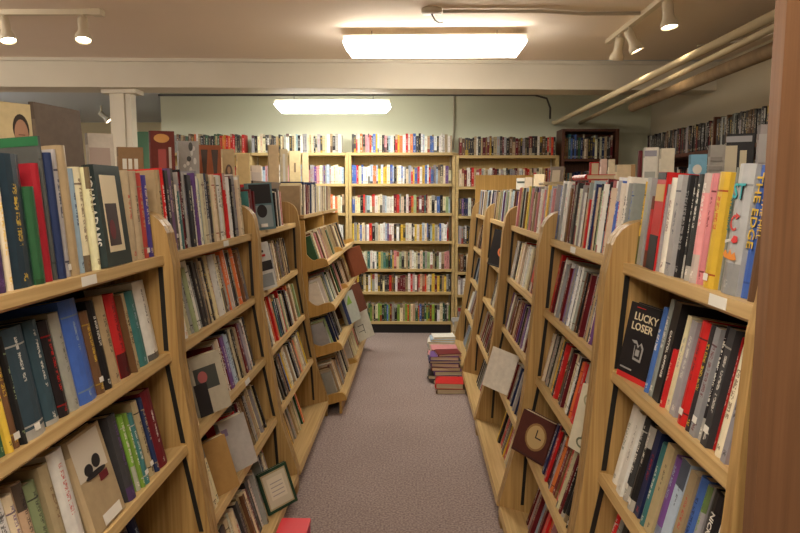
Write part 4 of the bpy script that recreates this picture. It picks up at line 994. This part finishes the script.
# ------------------------------------------------------------------ books lying flat: floor piles, shelf ends
def lying(x, y, z, lx, ly, t, c, label, group=None, rz=0, hard=True, **k):
    """closed book lying flat, spine towards -x of its turn"""
    # book: thickness x -> up ; height z -> y ; width y -> x
    K = Matrix(((0, 1, 0, -lx/2), (0, 0, 1, -ly/2), (1, 0, 0, t/2), (0, 0, 0, 1)))
    M = Matrix.Translation((x, y, z)) @ Matrix.Rotation(R(rz), 4, 'Z') @ K
    col = CL[c][0] if isinstance(c, str) else c
    return make_book(M, t, ly, lx, col, CL['w'][0] if isinstance(c, str) and c in 'krmnupbgd' else CL['k'][0], random.random(), hard, True, label, group, **k)
PG = 'books piled on the carpet at the right'
def pile(x, y, items, where):
    z = .0005
    names = ['lowest', 'second from the bottom', 'third from the bottom', 'fourth from the bottom', 'fifth from the bottom', 'sixth from the bottom', 'seventh from the bottom']
    for i, (c, lx, ly, t, dx, rz) in enumerate(items):
        nm = 'topmost' if i == len(items)-1 else names[i]
        lying(x+dx, y, z, lx, ly, t, c, f"{CL[c][1]} book lying {nm} in the {where}", PG, rz); z += t+.0006
pile(.272, 4.78, [('u', .22, .20, .036, .0, 2), ('r', .21, .19, .042, -.005, -3)], 'front floor pile')
pile(.250, 5.06, [('d', .22, .22, .03, 0, 3), ('k', .24, .20, .03, -.02, -2), ('p', .22, .21, .035, .01, 4), ('m', .23, .20, .03, .0, 0), ('p', .22, .2, .03, 0, -5), ('n', .25, .2, .02, -.01, 2), ('p', .23, .19, .03, -.01, -2), ('m', .19, .17, .02, .02, 9)], 'second floor pile')
pile(.255, 5.40, [('k', .24, .22, .035, 0, 0), ('q', .22, .2, .03, .01, 3), ('c', .24, .2, .03, 0, -3), ('i', .25, .21, .035, -.01, 2), ('e', .23, .2, .03, 0, 0), ('i', .22, .19, .02, 0, 3)], 'third floor pile')
pile(.255, 5.76, [('k', .24, .22, .04, 0, 2), ('u', .23, .2, .04, .0, -2), ('q', .24, .22, .03, -.01, 3), ('c', .23, .2, .035, 0, 0), ('w', .24, .21, .02, -.01, -3), ('a', .22, .19, .02, 0, 2), ('w', .20, .17, .018, .01, 5)], 'fourth floor pile')
pile(.46, 6.35, [('u', .16, .2, .05, 0, 0), ('w', .15, .2, .04, 0, 4), ('e', .16, .2, .05, 0, 0), ('c', .15, .2, .045, 0, -4), ('q', .16, .2, .05, 0, 3)], 'farthest floor pile')
# red box on the carpet
e = empty('red_box', (-.498, 2.40, 0), 'flat bright red box on the carpet by second left bookcase', 'box')
bm = bmesh.new(); box(bm, -.06, .06, -.22, .22, 0, .085); bmesh.ops.bevel(bm, geom=bm.edges[:], offset=.003, segments=2, affect='EDGES'); obj('box_body', bm, mat('magenta_card', (.62, .03, .16), .5), e)
bm = bmesh.new(); box(bm, -.0625, .0625, -.2225, .2225, .0855, .105); bmesh.ops.bevel(bm, geom=bm.edges[:], offset=.003, segments=2, affect='EDGES'); obj('lid', bm, mat('red_card', (.75, .035, .05), .45), e)
# loose things lying on the tops of rows
def top_z(x0, x1, y0, y1):
    z = 0
    for sp in BOOKS:
        for p in ((-sp['t']/2, 0, sp['h']), (sp['t']/2, 0, sp['h']), (-sp['t']/2, sp['w'], sp['h']), (sp['t']/2, sp['w'], sp['h'])):
            v = sp['M'] @ Vector(p)
            if x0 < v.x < x1 and y0 < v.y < y1: z = max(z, v.z)
    return z+.001
lying(.71, 2.62, top_z(.55, .95, 2.5, 2.74), .12, .16, .02, 'r', 'red book lying flat across the second right top shelf books', rz=4)
lying(.72, 3.25, top_z(.55, .95, 3.1, 3.4), .19, .24, .014, 'c', 'cream book lying flat over the third right top shelf books', rz=-6)
e = None
print('books individually built:', n_ind, 'of', len(BOOKS))
